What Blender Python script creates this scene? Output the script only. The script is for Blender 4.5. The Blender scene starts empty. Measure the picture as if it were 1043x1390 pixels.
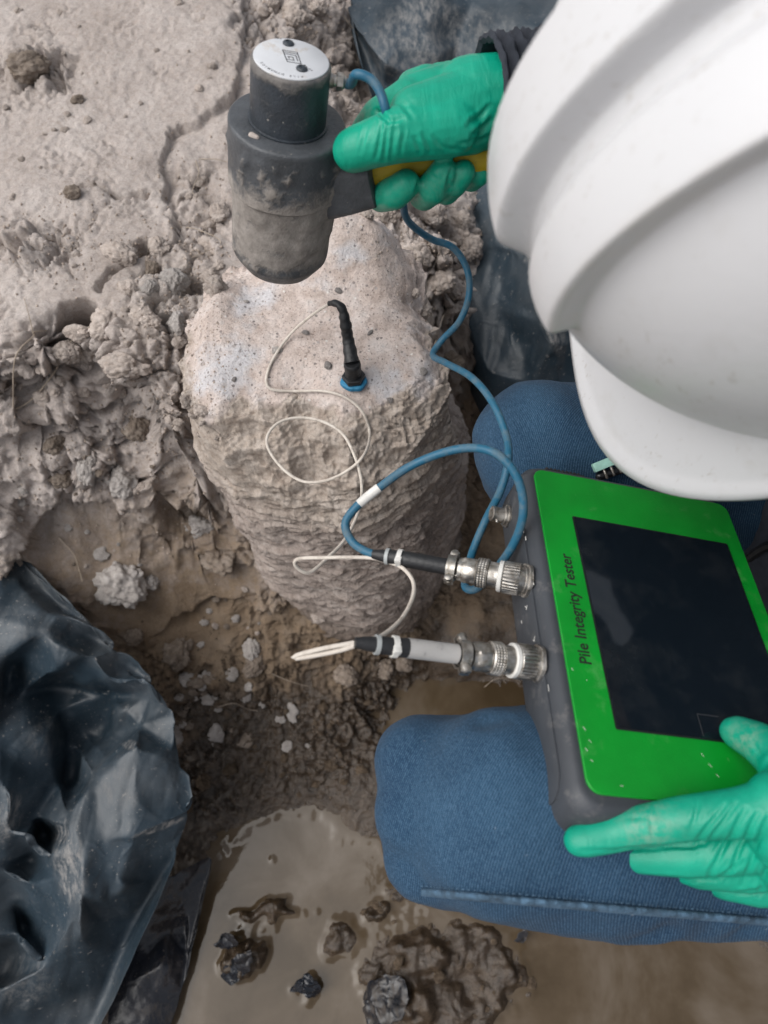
import bpy, bmesh, math, random, os
import numpy as np
from mathutils import Vector, Matrix
from mathutils.bvhtree import BVHTree
from mathutils.geometry import delaunay_2d_cdt

scene = bpy.context.scene
rng = np.random.default_rng(7)
random.seed(7)

# ------------------------------------------------------------------ camera, sky, sun, exposure
FPX, PCX, PCY = 1011.0, 521.5, 695.0          # lens of the photograph, in its own pixels
ROT = np.array([[0.99513622, 0.09850843, 0.0],
                [-0.0883894, 0.89291331, -0.44146703],
                [-0.04348823, 0.43931983, 0.89727747]])   # camera axes in world axes
EYE = np.array([0.0, 0.0, 1.25])
cam_data = bpy.data.cameras.new('camera')
cam = bpy.data.objects.new('camera', cam_data)
scene.collection.objects.link(cam)
M4 = Matrix([[*ROT[0], EYE[0]], [*ROT[1], EYE[1]], [*ROT[2], EYE[2]], [0, 0, 0, 1]])
cam.matrix_world = M4
cam_data.sensor_fit = 'VERTICAL'
cam_data.sensor_height = 36.0
cam_data.lens = FPX / 1390.0 * 36.0
cam_data.clip_start = 0.01
cam_data.clip_end = 200.0
cam_data.dof.use_dof = True
cam_data.dof.focus_distance = 0.62
cam_data.dof.aperture_fstop = 7.5
scene.camera = cam

world = bpy.data.worlds.new('World')
scene.world = world
world.use_nodes = True
wn, wl = world.node_tree.nodes, world.node_tree.links
wn.clear()
sky = wn.new('ShaderNodeTexSky')
sky.sky_type = 'NISHITA'
sky.sun_disc = False
SUN_EL, SUN_ROT = math.radians(56), math.radians(-98)
sky.sun_elevation = SUN_EL
sky.sun_rotation = SUN_ROT
sky.air_density = 1.0
sky.dust_density = 4.0
sky.ozone_density = 1.0
hs = wn.new('ShaderNodeHueSaturation')
hs.inputs['Saturation'].default_value = 0.30      # an overcast sky: the same dome, greyer
bg = wn.new('ShaderNodeBackground')
bg.inputs['Strength'].default_value = 0.105
wo = wn.new('ShaderNodeOutputWorld')
wl.new(sky.outputs[0], hs.inputs['Color'])
wl.new(hs.outputs[0], bg.inputs['Color'])
wl.new(bg.outputs[0], wo.inputs['Surface'])
sun_data = bpy.data.lights.new('sun', 'SUN')
sun_data.energy = 1.5
sun_data.angle = math.radians(62)
sun_data.color = (1.0, 0.97, 0.93)
sun = bpy.data.objects.new('sun', sun_data)
scene.collection.objects.link(sun)
sdir = Vector((math.sin(SUN_ROT) * math.cos(SUN_EL), math.cos(SUN_ROT) * math.cos(SUN_EL), math.sin(SUN_EL)))
sun.rotation_euler = sdir.to_track_quat('Z', 'Y').to_euler()

scene.view_settings.view_transform = 'Standard'
scene.view_settings.look = 'None'
scene.view_settings.exposure = 0.5
scene.view_settings.gamma = 1.0
scene.view_settings.use_curve_mapping = False
scene.cycles.max_bounces = 8

# ------------------------------------------------------------------ survey helpers
def ray(px, py):
    return ROT @ np.array([(px - PCX) / FPX, -(py - PCY) / FPX, -1.0])

def W(px, py, z):            # the point at height z seen at a pixel of the photograph
    r = ray(px, py)
    return EYE + r * ((z - EYE[2]) / r[2])

def D(px, py, d):            # the point at depth d seen at a pixel of the photograph
    return EYE + ray(px, py) * d

def to_px(P):
    c = (np.asarray(P) - EYE) @ ROT
    return PCX + FPX * c[..., 0] / -c[..., 2], PCY - FPX * c[..., 1] / -c[..., 2]

# ------------------------------------------------------------------ noise
def _h(*k):
    h = np.zeros(np.broadcast(*k).shape, np.uint32)
    for i, a in enumerate(k):
        h = h ^ (np.asarray(a).astype(np.int64).astype(np.uint32) * np.uint32((0x9E3779B1, 0x85EBCA77, 0xC2B2AE3D, 0x27D4EB2F)[i]))
        h = (h ^ (h >> np.uint32(15))) * np.uint32(0x2C1B3C6D)
        h = (h ^ (h >> np.uint32(12))) * np.uint32(0x297A2D39)
    return h ^ (h >> np.uint32(15))

def _r(h):
    return h.astype(np.float64) / 4294967295.0

def fade(t):
    return t * t * t * (t * (t * 6 - 15) + 10)

def noise2(x, y, seed=0):
    xi, yi = np.floor(x), np.floor(y)
    fx, fy = x - xi, y - yi
    u, v = fade(fx), fade(fy)
    def g(i, j):
        a = _r(_h(xi + i, yi + j, np.full(xi.shape, seed))) * 2 * np.pi
        return np.cos(a) * (fx - i) + np.sin(a) * (fy - j)
    a = g(0, 0) * (1 - u) + g(1, 0) * u
    b = g(0, 1) * (1 - u) + g(1, 1) * u
    return (a * (1 - v) + b * v) * 1.4

def noise3(x, y, z, seed=0):
    xi, yi, zi = np.floor(x), np.floor(y), np.floor(z)
    u, v, w = fade(x - xi), fade(y - yi), fade(z - zi)
    s = np.full(xi.shape, seed)
    def g(i, j, k):
        return _r(_h(xi + i, yi + j, zi + k, s)) * 2 - 1
    def l(a, b, t):
        return a + (b - a) * t
    return l(l(l(g(0, 0, 0), g(1, 0, 0), u), l(g(0, 1, 0), g(1, 1, 0), u), v),
             l(l(g(0, 0, 1), g(1, 0, 1), u), l(g(0, 1, 1), g(1, 1, 1), u), v), w)

def fbm2(x, y, octv=4, seed=0, gain=0.5, ridged=False):
    t, a, f = 0, 1.0, 1.0
    for o in range(octv):
        n = noise2(x * f, y * f, seed + o * 17)
        t = t + a * ((1 - 2 * np.abs(n)) if ridged else n)
        a *= gain
        f *= 2.03
    return t

def fbm3(x, y, z, octv=4, seed=0, gain=0.5, ridged=False):
    t, a, f = 0, 1.0, 1.0
    for o in range(octv):
        n = noise3(x * f, y * f, z * f, seed + o * 17)
        t = t + a * ((1 - 2 * np.abs(n)) if ridged else n)
        a *= gain
        f *= 2.03
    return t

def cells2(x, y, seed=0, jit=0.9):
    """Worley: nearest distance, second nearest, random value of the nearest cell."""
    xi, yi = np.floor(x), np.floor(y)
    f1 = np.full(x.shape, 9.0)
    f2 = np.full(x.shape, 9.0)
    idr = np.zeros(x.shape)
    for i in (-1, 0, 1):
        for j in (-1, 0, 1):
            a = _h(xi + i, yi + j, np.full(x.shape, seed))
            b = _h(xi + i, yi + j, np.full(x.shape, seed + 91))
            dx = xi + i + 0.5 + (_r(a) - 0.5) * jit - x
            dy = yi + j + 0.5 + (_r(b) - 0.5) * jit - y
            d = np.sqrt(dx * dx + dy * dy)
            c = d < f1
            f2 = np.where(c, f1, np.minimum(f2, d))
            idr = np.where(c, _r(a ^ (b >> np.uint32(3))), idr)
            f1 = np.where(c, d, f1)
    return f1, f2, idr

def cells3(x, y, z, seed=0, want_id=False):
    xi, yi, zi = np.floor(x), np.floor(y), np.floor(z)
    f1 = np.full(x.shape, 9.0)
    f2 = np.full(x.shape, 9.0)
    idr = np.zeros(x.shape)
    for i in (-1, 0, 1):
        for j in (-1, 0, 1):
            for k in (-1, 0, 1):
                h = _h(xi + i, yi + j, zi + k, np.full(x.shape, seed))
                px_, py_, pz_ = (h & np.uint32(1023)) / 1023.0, ((h >> np.uint32(10)) & np.uint32(1023)) / 1023.0, ((h >> np.uint32(20)) & np.uint32(1023)) / 1023.0
                d = np.sqrt((xi + i + px_ - x) ** 2 + (yi + j + py_ - y) ** 2 + (zi + k + pz_ - z) ** 2)
                c = d < f1
                f2 = np.where(c, f1, np.minimum(f2, d))
                if want_id:
                    idr = np.where(c, _r(h * np.uint32(0x9E3779B1)), idr)
                f1 = np.where(c, d, f1)
    return (f1, f2, idr) if want_id else (f1, f2)

def sstep(a, b, x):
    t = np.clip((x - a) / (b - a), 0, 1)
    return t * t * (3 - 2 * t)

# ------------------------------------------------------------------ object helpers
def tag(o, label=None, cat=None, group=None, kind=None):
    if label: o['label'] = label
    if cat: o['category'] = cat
    if group: o['group'] = group
    if kind: o['kind'] = kind
    return o

def link(name, me, mat=None, parent=None):
    o = bpy.data.objects.new(name, me)
    scene.collection.objects.link(o)
    if mat is not None:
        o.data.materials.append(mat)
    if parent is not None:
        o.parent = parent
        o.matrix_parent_inverse = parent.matrix_world.inverted()
    return o

def thing(name, loc, label, cat, group=None):
    o = bpy.data.objects.new(name, None)
    scene.collection.objects.link(o)
    o.matrix_world = Matrix.Translation(Vector([float(c) for c in loc]))
    o.empty_display_size = 0.03
    return tag(o, label, cat, group)

def mesh_np(name, V, Fq, smooth=True, attrs=None):
    me = bpy.data.meshes.new(name)
    V = np.asarray(V, np.float32)
    if isinstance(Fq, np.ndarray):
        n, k = Fq.shape
        me.vertices.add(len(V))
        me.vertices.foreach_set('co', V.ravel())
        me.loops.add(n * k)
        me.loops.foreach_set('vertex_index', Fq.astype(np.int32).ravel())
        me.polygons.add(n)
        me.polygons.foreach_set('loop_start', (np.arange(n) * k).astype(np.int32))
        me.update(calc_edges=True)
        me.validate()
    else:
        me.from_pydata([tuple(map(float, v)) for v in V], [], Fq)
    if smooth:
        me.polygons.foreach_set('use_smooth', np.ones(len(me.polygons), bool))
    for k, v in (attrs or {}).items():
        a = me.attributes.new(k, 'FLOAT', 'POINT')
        a.data.foreach_set('value', np.asarray(v, np.float32).ravel())
    me.update()
    return me

def grid_faces(n, m, close=False):
    i, j = np.meshgrid(np.arange(n - 1), np.arange(m if close else m - 1), indexing='ij')
    j2 = (j + 1) % m
    return np.stack([i * m + j, i * m + j2, (i + 1) * m + j2, (i + 1) * m + j], -1).reshape(-1, 4)

def spline(P, n):
    """Catmull-Rom through P (k,d), n points evenly spread by length."""
    P = np.asarray(P, float)
    Q = np.vstack([2 * P[0] - P[1], P, 2 * P[-1] - P[-2]])
    out = []
    for i in range(1, len(Q) - 2):
        t = np.linspace(0, 1, 24, endpoint=False)[:, None]
        a, b, c, d = Q[i - 1], Q[i], Q[i + 1], Q[i + 2]
        out.append(0.5 * ((2 * b) + (-a + c) * t + (2 * a - 5 * b + 4 * c - d) * t ** 2 + (-a + 3 * b - 3 * c + d) * t ** 3))
    out.append(Q[-2][None])
    out = np.vstack(out)
    s = np.r_[0, np.cumsum(np.linalg.norm(np.diff(out[:, :3], axis=0), axis=1))]
    t = np.linspace(0, s[-1], n)
    return np.stack([np.interp(t, s, out[:, k]) for k in range(out.shape[1])], -1)

def tube_geo(P, rad, seg=10, caps=True):
    P = np.asarray(P, float)
    n = len(P)
    rad = np.broadcast_to(np.asarray(rad, float), (n,))
    T = np.gradient(P, axis=0)
    T /= np.linalg.norm(T, axis=1)[:, None] + 1e-12
    a = np.array([0, 0, 1.0]) if abs(T[0][2]) < 0.9 else np.array([1.0, 0, 0])
    N = np.cross(T[0], a)
    N /= np.linalg.norm(N)
    rings = []
    ph = np.arange(seg) / seg * 2 * np.pi
    for i in range(n):
        N = N - T[i] * N.dot(T[i])
        N /= np.linalg.norm(N)
        Bn = np.cross(T[i], N)
        rings.append(P[i] + rad[i] * (np.cos(ph)[:, None] * N + np.sin(ph)[:, None] * Bn))
    V = np.vstack(rings)
    F = [tuple(f) for f in grid_faces(n, seg, True)]
    if caps:
        F.append(tuple(range(seg))[::-1])
        F.append(tuple((n - 1) * seg + k for k in range(seg)))
    return V, F

class MB:
    """collects shapes into one mesh"""
    def __init__(self):
        self.V, self.F = [], []
    def add(self, V, F):
        o = len(self.V)
        self.V += [tuple(map(float, v)) for v in V]
        self.F += [tuple(int(i) + o for i in f) for f in F]
        return self
    def tube(self, P, r, seg=10, caps=True):
        return self.add(*tube_geo(P, r, seg, caps))
    def lathe(self, origin, axis, prof, seg=32, lobes=None):
        """prof: [(along, radius)]; lobes(phi, i) scales the radius"""
        origin = np.asarray(origin, float)
        ax = np.asarray(axis, float)
        ax = ax / np.linalg.norm(ax)
        a = np.array([0, 0, 1.0]) if abs(ax[2]) < 0.9 else np.array([0.0, 1, 0])
        N = np.cross(ax, a); N /= np.linalg.norm(N)
        Bn = np.cross(ax, N)
        ph = np.arange(seg) / seg * 2 * np.pi
        V = []
        for i, (t, r) in enumerate(prof):
            k = np.ones(seg) if lobes is None else lobes(ph, i)
            V.append(origin + ax * t + (r * k)[:, None] * (np.cos(ph)[:, None] * N + np.sin(ph)[:, None] * Bn))
        n = len(prof)
        F = [tuple(f) for f in grid_faces(n, seg, True)]
        F.append(tuple(range(seg))[::-1])
        F.append(tuple((n - 1) * seg + k for k in range(seg)))
        return self.add(np.vstack(V), F)
    def box(self, c, ux, uy, uz):
        c, ux, uy, uz = (np.asarray(q, float) for q in (c, ux, uy, uz))
        V = [c + i * ux + j * uy + k * uz for i in (-1, 1) for j in (-1, 1) for k in (-1, 1)]
        return self.add(V, [(0, 1, 3, 2), (4, 6, 7, 5), (0, 4, 5, 1), (2, 3, 7, 6), (0, 2, 6, 4), (1, 5, 7, 3)])
    def cone(self, A, B, ra, rb, seg=20, rings=6):
        """tapered capsule with round ends"""
        A, B = np.asarray(A, float), np.asarray(B, float)
        ax = B - A
        L = np.linalg.norm(ax)
        ax = ax / L if L > 1e-9 else np.array([0, 0, 1.0])
        prof = [(-ra * math.cos(t), max(ra * math.sin(t), 1e-5)) for t in np.linspace(0.02, math.pi / 2, rings)]
        prof += [(L + rb * math.sin(t), max(rb * math.cos(t), 1e-5)) for t in np.linspace(0, math.pi / 2 - 0.02, rings)]
        return self.lathe(A, ax, prof, seg)
    def chain(self, pts):
        for (a, ra), (b, rb) in zip(pts[:-1], pts[1:]):
            self.cone(a, b, ra, rb)
        return self
    def mesh(self, name, smooth=True):
        return mesh_np(name, self.V, self.F, smooth)
    def build(self, name, mat, parent=None, smooth=True, bevel=0, sharp=40):
        me = self.mesh(name, smooth)
        o = link(name, me, mat, parent)
        finish(o, bevel, sharp if smooth else None)
        return o

def finish(o, bevel=0, sharp=40):
    bm = bmesh.new()
    bm.from_mesh(o.data)
    bmesh.ops.recalc_face_normals(bm, faces=bm.faces)
    if bevel:
        es = [e for e in bm.edges if len(e.link_faces) == 2 and e.calc_face_angle(0) > math.radians(30)]
        bmesh.ops.bevel(bm, geom=es, offset=bevel, segments=2, affect='EDGES', profile=0.6)
    if sharp:
        for e in bm.edges:
            if len(e.link_faces) == 2 and e.calc_face_angle(0) > math.radians(sharp):
                e.smooth = False
    bm.to_mesh(o.data)
    bm.free()
    o.data.update()

def fused(name, mb, voxel, smooth_it, parent, mat, extra=None, fac=0.5):
    """one continuous skin around overlapping shapes"""
    me = mb.mesh(name + '_raw')
    tmp = bpy.data.objects.new('tmp', me)
    scene.collection.objects.link(tmp)
    bm = bmesh.new(); bm.from_mesh(me)
    bmesh.ops.recalc_face_normals(bm, faces=bm.faces)
    bm.to_mesh(me); bm.free()
    r = tmp.modifiers.new('r', 'REMESH')
    r.mode = 'VOXEL'; r.voxel_size = voxel
    s = tmp.modifiers.new('s', 'SMOOTH')
    s.factor = fac; s.iterations = smooth_it
    dg = bpy.context.evaluated_depsgraph_get()
    out = bpy.data.meshes.new_from_object(tmp.evaluated_get(dg))
    bpy.data.objects.remove(tmp)
    out.name = name
    if extra is not None:
        n = len(out.vertices)
        V = np.empty(n * 3, np.float32); out.vertices.foreach_get('co', V); V = V.reshape(-1, 3).astype(float)
        Nn = np.empty(n * 3, np.float32); out.vertices.foreach_get('normal', Nn); Nn = Nn.reshape(-1, 3).astype(float)
        V = extra(V, Nn)
        out.vertices.foreach_set('co', V.astype(np.float32).ravel())
    out.polygons.foreach_set('use_smooth', np.ones(len(out.polygons), bool))
    out.materials.clear()
    out.update()
    return link(name, out, mat, parent)

# ------------------------------------------------------------------ material helpers
class Mat:
    def __init__(self, name, rough=0.6, base=(0.5, 0.5, 0.5), spec=0.5, metal=0.0, coat=0.0):
        self.m = bpy.data.materials.new(name)
        self.m.use_nodes = True
        self.t = self.m.node_tree
        self.b = self.t.nodes['Principled BSDF']
        self.set('Base Color', base); self.set('Roughness', rough)
        self.set('Specular IOR Level', spec); self.set('Metallic', metal); self.set('Coat Weight', coat)
        self._co = None
    def set(self, k, v):
        s = self.b.inputs[k]
        if hasattr(v, 'is_linked') or hasattr(v, 'links'):
            self.t.links.new(v, s)
        elif isinstance(v, (tuple, list)):
            s.default_value = (*v[:3], 1.0)
        else:
            s.default_value = v
        return self
    def node(self, kind, **kw):
        n = self.t.nodes.new('ShaderNode' + kind)
        for k, v in kw.items():
            setattr(n, k, v)
        return n
    def put(self, sock, v):
        if isinstance(v, bpy.types.NodeSocket):
            self.t.links.new(v, sock)
        elif isinstance(v, (tuple, list)) and len(v) == 3 and sock.type == 'RGBA':
            sock.default_value = (*v, 1.0)
        else:
            sock.default_value = v
    def coord(self, scale=None):
        if self._co is None:
            self._co = self.node('TexCoord').outputs['Object']
        if scale is None:
            return self._co
        mp = self.node('Mapping')
        self.put(mp.inputs['Vector'], self._co)
        mp.inputs['Scale'].default_value = scale
        return mp.outputs[0]
    def noise(self, scale, detail=4, rough=0.5, vec=None, dist=0.0):
        n = self.node('TexNoise')
        self.put(n.inputs['Vector'], vec or self.coord())
        n.inputs['Scale'].default_value = scale
        n.inputs['Detail'].default_value = detail
        n.inputs['Roughness'].default_value = rough
        n.inputs['Distortion'].default_value = dist
        return n.outputs['Fac']
    def node_color_noise(self, scale):
        n = self.node('TexNoise')
        self.put(n.inputs['Vector'], self.coord())
        n.inputs['Scale'].default_value = scale
        return n.outputs['Color']
    def voro(self, scale, feature='F1', out='Distance', vec=None):
        n = self.node('TexVoronoi', feature=feature)
        self.put(n.inputs['Vector'], vec or self.coord())
        n.inputs['Scale'].default_value = scale
        return n.outputs[out]
    def ramp(self, fac, *stops, interp='LINEAR'):
        n = self.node('ValToRGB')
        self.put(n.inputs[0], fac)
        cr = n.color_ramp
        cr.interpolation = interp
        while len(cr.elements) < len(stops):
            cr.elements.new(0.5)
        for e, (p, c) in zip(cr.elements, stops):
            e.position = p
            e.color = (c, c, c, 1) if not isinstance(c, (tuple, list)) else (*c, 1)
        return n.outputs[0]
    def mix(self, fac, a, b, mode='MIX'):
        n = self.node('Mix', data_type='RGBA', blend_type=mode)
        self.put(n.inputs[0], fac)
        self.put(n.inputs[6], a)
        self.put(n.inputs[7], b)
        return n.outputs[2]
    def math(self, op, a, b=0.0, clamp=False):
        n = self.node('Math', operation=op, use_clamp=clamp)
        self.put(n.inputs[0], a)
        self.put(n.inputs[1], b)
        return n.outputs[0]
    def attr(self, name):
        n = self.node('Attribute', attribute_name=name)
        return n.outputs['Fac']
    def bump(self, height, dist=0.001, strength=1.0, prev=None):
        n = self.node('Bump')
        self.put(n.inputs['Height'], height)
        n.inputs['Distance'].default_value = dist
        n.inputs['Strength'].default_value = strength
        if prev is not None:
            self.t.links.new(prev, n.inputs['Normal'])
        self.t.links.new(n.outputs[0], self.b.inputs['Normal'])
        return n.outputs[0]

def flat(name, base, rough=0.6, metal=0.0, spec=0.5, coat=0.0, var=0.12, bump=0.0, bscale=400):
    m = Mat(name, rough, base, spec, metal, coat)
    n = m.noise(90, 5, 0.6)
    d = tuple(c * (1 - var * 2) for c in base)
    l = tuple(min(1, c * (1 + var)) for c in base)
    m.set('Base Color', m.ramp(n, (0.3, d), (0.7, l)))
    if bump:
        m.bump(m.noise(bscale, 3), bump)
    return m.m
# ------------------------------------------------------------------ materials
def soil_material():
    m = Mat('soil', 0.95, spec=0.25)
    wet, tone = m.attr('wet'), m.attr('tone')
    n1 = m.noise(14, 6, 0.6)
    n2 = m.noise(160, 5, 0.65)
    grain = m.noise(900, 4, 0.7)
    dry = m.ramp(n1, (0.30, (0.355, 0.308, 0.28)), (0.52, (0.44, 0.390, 0.362)), (0.75, (0.50, 0.454, 0.428)))
    dry = m.mix(m.ramp(n2, (0.33, 0.4), (0.55, 0.0)), dry, (0.30, 0.245, 0.205))
    damp = m.ramp(m.noise(30, 6, 0.65), (0.30, (0.150, 0.106, 0.070)), (0.55, (0.220, 0.165, 0.116)), (0.75, (0.28, 0.22, 0.166)))
    mud = m.ramp(m.noise(40, 6, 0.65), (0.30, (0.030, 0.020, 0.012)), (0.55, (0.058, 0.039, 0.024)), (0.78, (0.095, 0.068, 0.045)))
    w = m.math('ADD', wet, m.math('MULTIPLY', m.math('SUBTRACT', m.noise(60, 5, 0.7), 0.5), 0.5))
    c = m.mix(m.ramp(w, (0.18, 0.0), (0.5, 1.0)), dry, damp)
    c = m.mix(m.ramp(w, (0.55, 0.0), (0.85, 1.0)), c, mud)
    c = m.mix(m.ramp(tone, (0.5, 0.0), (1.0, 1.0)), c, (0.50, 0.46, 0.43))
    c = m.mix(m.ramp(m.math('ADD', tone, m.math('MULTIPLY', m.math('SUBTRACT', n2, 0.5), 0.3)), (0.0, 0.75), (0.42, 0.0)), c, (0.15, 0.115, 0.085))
    sp = m.ramp(m.noise(480, 4, 0.75), (0.30, 0.72), (0.5, 1.0), (0.72, 1.18))
    c = m.mix(0.85, c, sp, 'MULTIPLY')
    m.set('Base Color', c)
    m.set('Roughness', m.ramp(w, (0.60, 0.95), (0.88, 0.16)))
    m.set('Specular IOR Level', m.ramp(w, (0.5, 0.2), (0.9, 0.75)))
    h = m.math('ADD', m.math('MULTIPLY', n2, 1.0), m.math('MULTIPLY', grain, 0.35))
    m.bump(h, 0.0030, 0.85)
    return m.m

def pile_material():
    m = Mat('concrete', 0.9, spec=0.25)
    conc, dirt = m.attr('conc'), m.attr('dirt')
    n = m.noise(45, 5, 0.6)
    top = m.ramp(n, (0.3, (0.40, 0.325, 0.285)), (0.5, (0.52, 0.44, 0.40)), (0.72, (0.60, 0.54, 0.51)))
    blue = m.ramp(m.noise(17, 4, 0.6), (0.56, 0.0), (0.68, 0.6))
    top = m.mix(blue, top, (0.52, 0.54, 0.58))
    v = m.voro(230)
    vc = m.voro(230, out='Color')
    pick = m.node('SeparateColor'); m.put(pick.inputs[0], vc)
    ag = m.math('MULTIPLY', m.ramp(v, (0.28, 1.0), (0.36, 0.0)), m.ramp(pick.outputs[0], (0.80, 0.0), (0.82, 1.0)))
    agc = m.ramp(pick.outputs[1], (0.2, (0.14, 0.125, 0.12)), (0.6, (0.32, 0.29, 0.28)), (0.9, (0.68, 0.65, 0.62)))
    top = m.mix(m.math('MULTIPLY', ag, 0.8), top, agc)
    v2 = m.voro(95)
    p2 = m.node('SeparateColor'); m.put(p2.inputs[0], m.voro(95, out='Color'))
    ag2 = m.math('MULTIPLY', m.ramp(v2, (0.26, 1.0), (0.33, 0.0)), m.ramp(p2.outputs[0], (0.86, 0.0), (0.88, 1.0)))
    top = m.mix(m.math('MULTIPLY', ag2, 0.6), top, m.ramp(p2.outputs[1], (0.3, (0.25, 0.22, 0.20)), (0.9, (0.55, 0.5, 0.47))))
    pores = m.ramp(m.noise(520, 2), (0.30, 1.0), (0.36, 0.0))
    top = m.mix(m.math('MULTIPLY', pores, 0.7), top, (0.16, 0.12, 0.10))
    earth = m.ramp(m.noise(60, 6, 0.65), (0.28, (0.27, 0.218, 0.180)), (0.5, (0.40, 0.342, 0.295)), (0.74, (0.50, 0.445, 0.40)))
    side = m.ramp(m.noise(26, 6, 0.7, vec=m.coord((1, 1, 5))), (0.28, (0.20, 0.16, 0.138)), (0.5, (0.32, 0.27, 0.24)), (0.74, (0.43, 0.38, 0.348)))
    earth = m.mix(m.ramp(dirt, (0.15, 0.0), (0.6, 1.0)), earth, side)
    earth = m.mix(m.ramp(dirt, (0.7, 0.0), (1.0, 0.8)), earth, (0.13, 0.10, 0.078))
    f = m.math('ADD', conc, m.math('MULTIPLY', m.math('SUBTRACT', m.noise(80, 5, 0.65), 0.5), 0.8))
    c = m.mix(m.ramp(f, (0.35, 0.0), (0.62, 1.0)), earth, top)
    sp = m.ramp(m.noise(520, 4, 0.75), (0.30, 0.74), (0.5, 1.0), (0.72, 1.15))
    c = m.mix(0.85, c, sp, 'MULTIPLY')
    m.set('Base Color', c)
    m.bump(m.math('ADD', m.noise(180, 5, 0.65), m.math('MULTIPLY', m.noise(900, 3, 0.6), 0.3)), 0.003, 0.8)
    return m.m

def plastic_sheet_material(name='black_plastic_sheet', c0=(0.013, 0.024, 0.034), c1=(0.031, 0.050, 0.068), dc=(0.30, 0.285, 0.27), r0=0.42):
    m = Mat(name, r0, spec=0.45)
    dust = m.ramp(m.noise(9, 6, 0.62), (0.45, 0.0), (0.78, 0.20))
    sp = m.ramp(m.noise(170, 3, 0.55), (0.66, 0.0), (0.72, 0.55))
    sp2 = m.math('MULTIPLY', m.ramp(m.noise(420, 2, 0.5), (0.68, 0.0), (0.72, 0.7)), m.ramp(m.noise(20, 3), (0.42, 0.0), (0.6, 1.0)))
    smear = m.math('MULTIPLY', m.attr('dust'), m.ramp(m.noise(120, 6, 0.75, vec=m.coord((1, 0.35, 1))), (0.44, 0.05), (0.66, 0.8)))
    f = m.math('MAXIMUM', m.math('MAXIMUM', dust, sp), m.math('MAXIMUM', sp2, smear))
    col = m.ramp(m.noise(12, 3), (0.3, c0), (0.7, c1))
    m.set('Base Color', m.mix(f, col, dc))
    m.set('Roughness', m.ramp(f, (0.0, r0), (0.6, 0.8)))
    h = m.math('ADD', m.noise(55, 5, 0.6, dist=0.6), m.math('MULTIPLY', m.noise(14, 3, 0.5, dist=1.2), 2.0))
    cr = m.math('MULTIPLY', m.ramp(m.voro(15, 'DISTANCE_TO_EDGE', vec=m.mix(0.06, m.coord((1, 0.6, 1)), m.node_color_noise(14))), (0.0, 1.0), (0.05, 0.0)), m.ramp(m.noise(11, 3), (0.45, 0.0), (0.65, 1.0)))
    b = m.bump(h, 0.0016, 0.5)
    m.bump(cr, 0.0012, 0.4, b)
    return m.m

def water_material():
    m = Mat('muddy_water', 0.05, spec=0.27)
    n = m.noise(6, 5, 0.6, dist=0.3)
    c = m.ramp(n, (0.36, (0.048, 0.033, 0.018)), (0.50, (0.078, 0.057, 0.036)), (0.66, (0.125, 0.101, 0.077)))
    foam = m.ramp(m.noise(300, 2), (0.77, 0.0), (0.80, 0.5))
    m.set('Base Color', m.mix(foam, c, (0.2, 0.17, 0.14)))
    m.bump(m.noise(28, 3, 0.5), 0.002, 0.18)
    return m.m

def denim_material():
    m = Mat('blue_denim', 0.85, spec=0.15)
    big = m.noise(9, 4, 0.55)
    col = m.ramp(big, (0.3, (0.006, 0.026, 0.060)), (0.5, (0.011, 0.039, 0.082)), (0.72, (0.018, 0.056, 0.106)))
    fade_ = m.attr('worn')
    col = m.mix(m.math('MULTIPLY', fade_, 0.7), col, (0.036, 0.090, 0.155))
    twill = m.noise(560, 2, 0.5, vec=m.coord((2.8, 0.40, 1.4)))
    th = m.noise(1150, 2, 0.6)
    w = m.node('TexWave', wave_type='BANDS', bands_direction='DIAGONAL')
    m.put(w.inputs['Vector'], m.coord((1.0, -0.75, 0.5)))
    w.inputs['Scale'].default_value = 330
    w.inputs['Distortion'].default_value = 1.6
    w.inputs['Detail'].default_value = 2
    w.inputs['Detail Scale'].default_value = 6.0
    f = m.math('MULTIPLY', m.math('ADD', m.math('ADD', twill, th), m.math('MULTIPLY', w.outputs['Fac'], 0.45)), 0.41)
    light = m.ramp(f, (0.48, 0.0), (0.66, 0.55))
    c = m.mix(light, col, (0.095, 0.172, 0.26))
    c = m.mix(m.ramp(f, (0.36, 0.6), (0.50, 0.0)), c, (0.012, 0.03, 0.062))
    c = m.mix(m.ramp(m.noise(330, 2), (0.76, 0.0), (0.80, 0.6)), c, (0.3, 0.34, 0.38))
    m.set('Base Color', c)
    m.set('Sheen Weight', 0.04)
    b = m.bump(f, 0.0010, 0.8)
    m.bump(m.noise(26, 4, 0.55, dist=0.8), 0.0035, 0.5, b)
    return m.m

def glove_material():
    m = Mat('green_nitrile', 0.42, spec=0.4)
    n = m.noise(35, 4, 0.6)
    c = m.ramp(n, (0.3, (0.0, 0.245, 0.155)), (0.7, (0.001, 0.325, 0.210)))
    soil = m.math('MULTIPLY', m.attr('soiled'), m.ramp(m.noise(210, 5, 0.7), (0.42, 0.0), (0.62, 0.75)))
    c = m.mix(soil, c, (0.20, 0.30, 0.23))
    m.set('Base Color', c)
    m.set('Roughness', m.ramp(m.noise(60, 3), (0.3, 0.36), (0.7, 0.52)))
    m.set('Subsurface Weight', 0.0)
    b = m.bump(m.noise(1500, 2), 0.0003, 0.5)
    m.bump(m.noise(60, 4, 0.55, vec=m.coord((2.2, 0.5, 0.8)), dist=0.7), 0.0020, 0.35, b)
    return m.m

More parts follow.
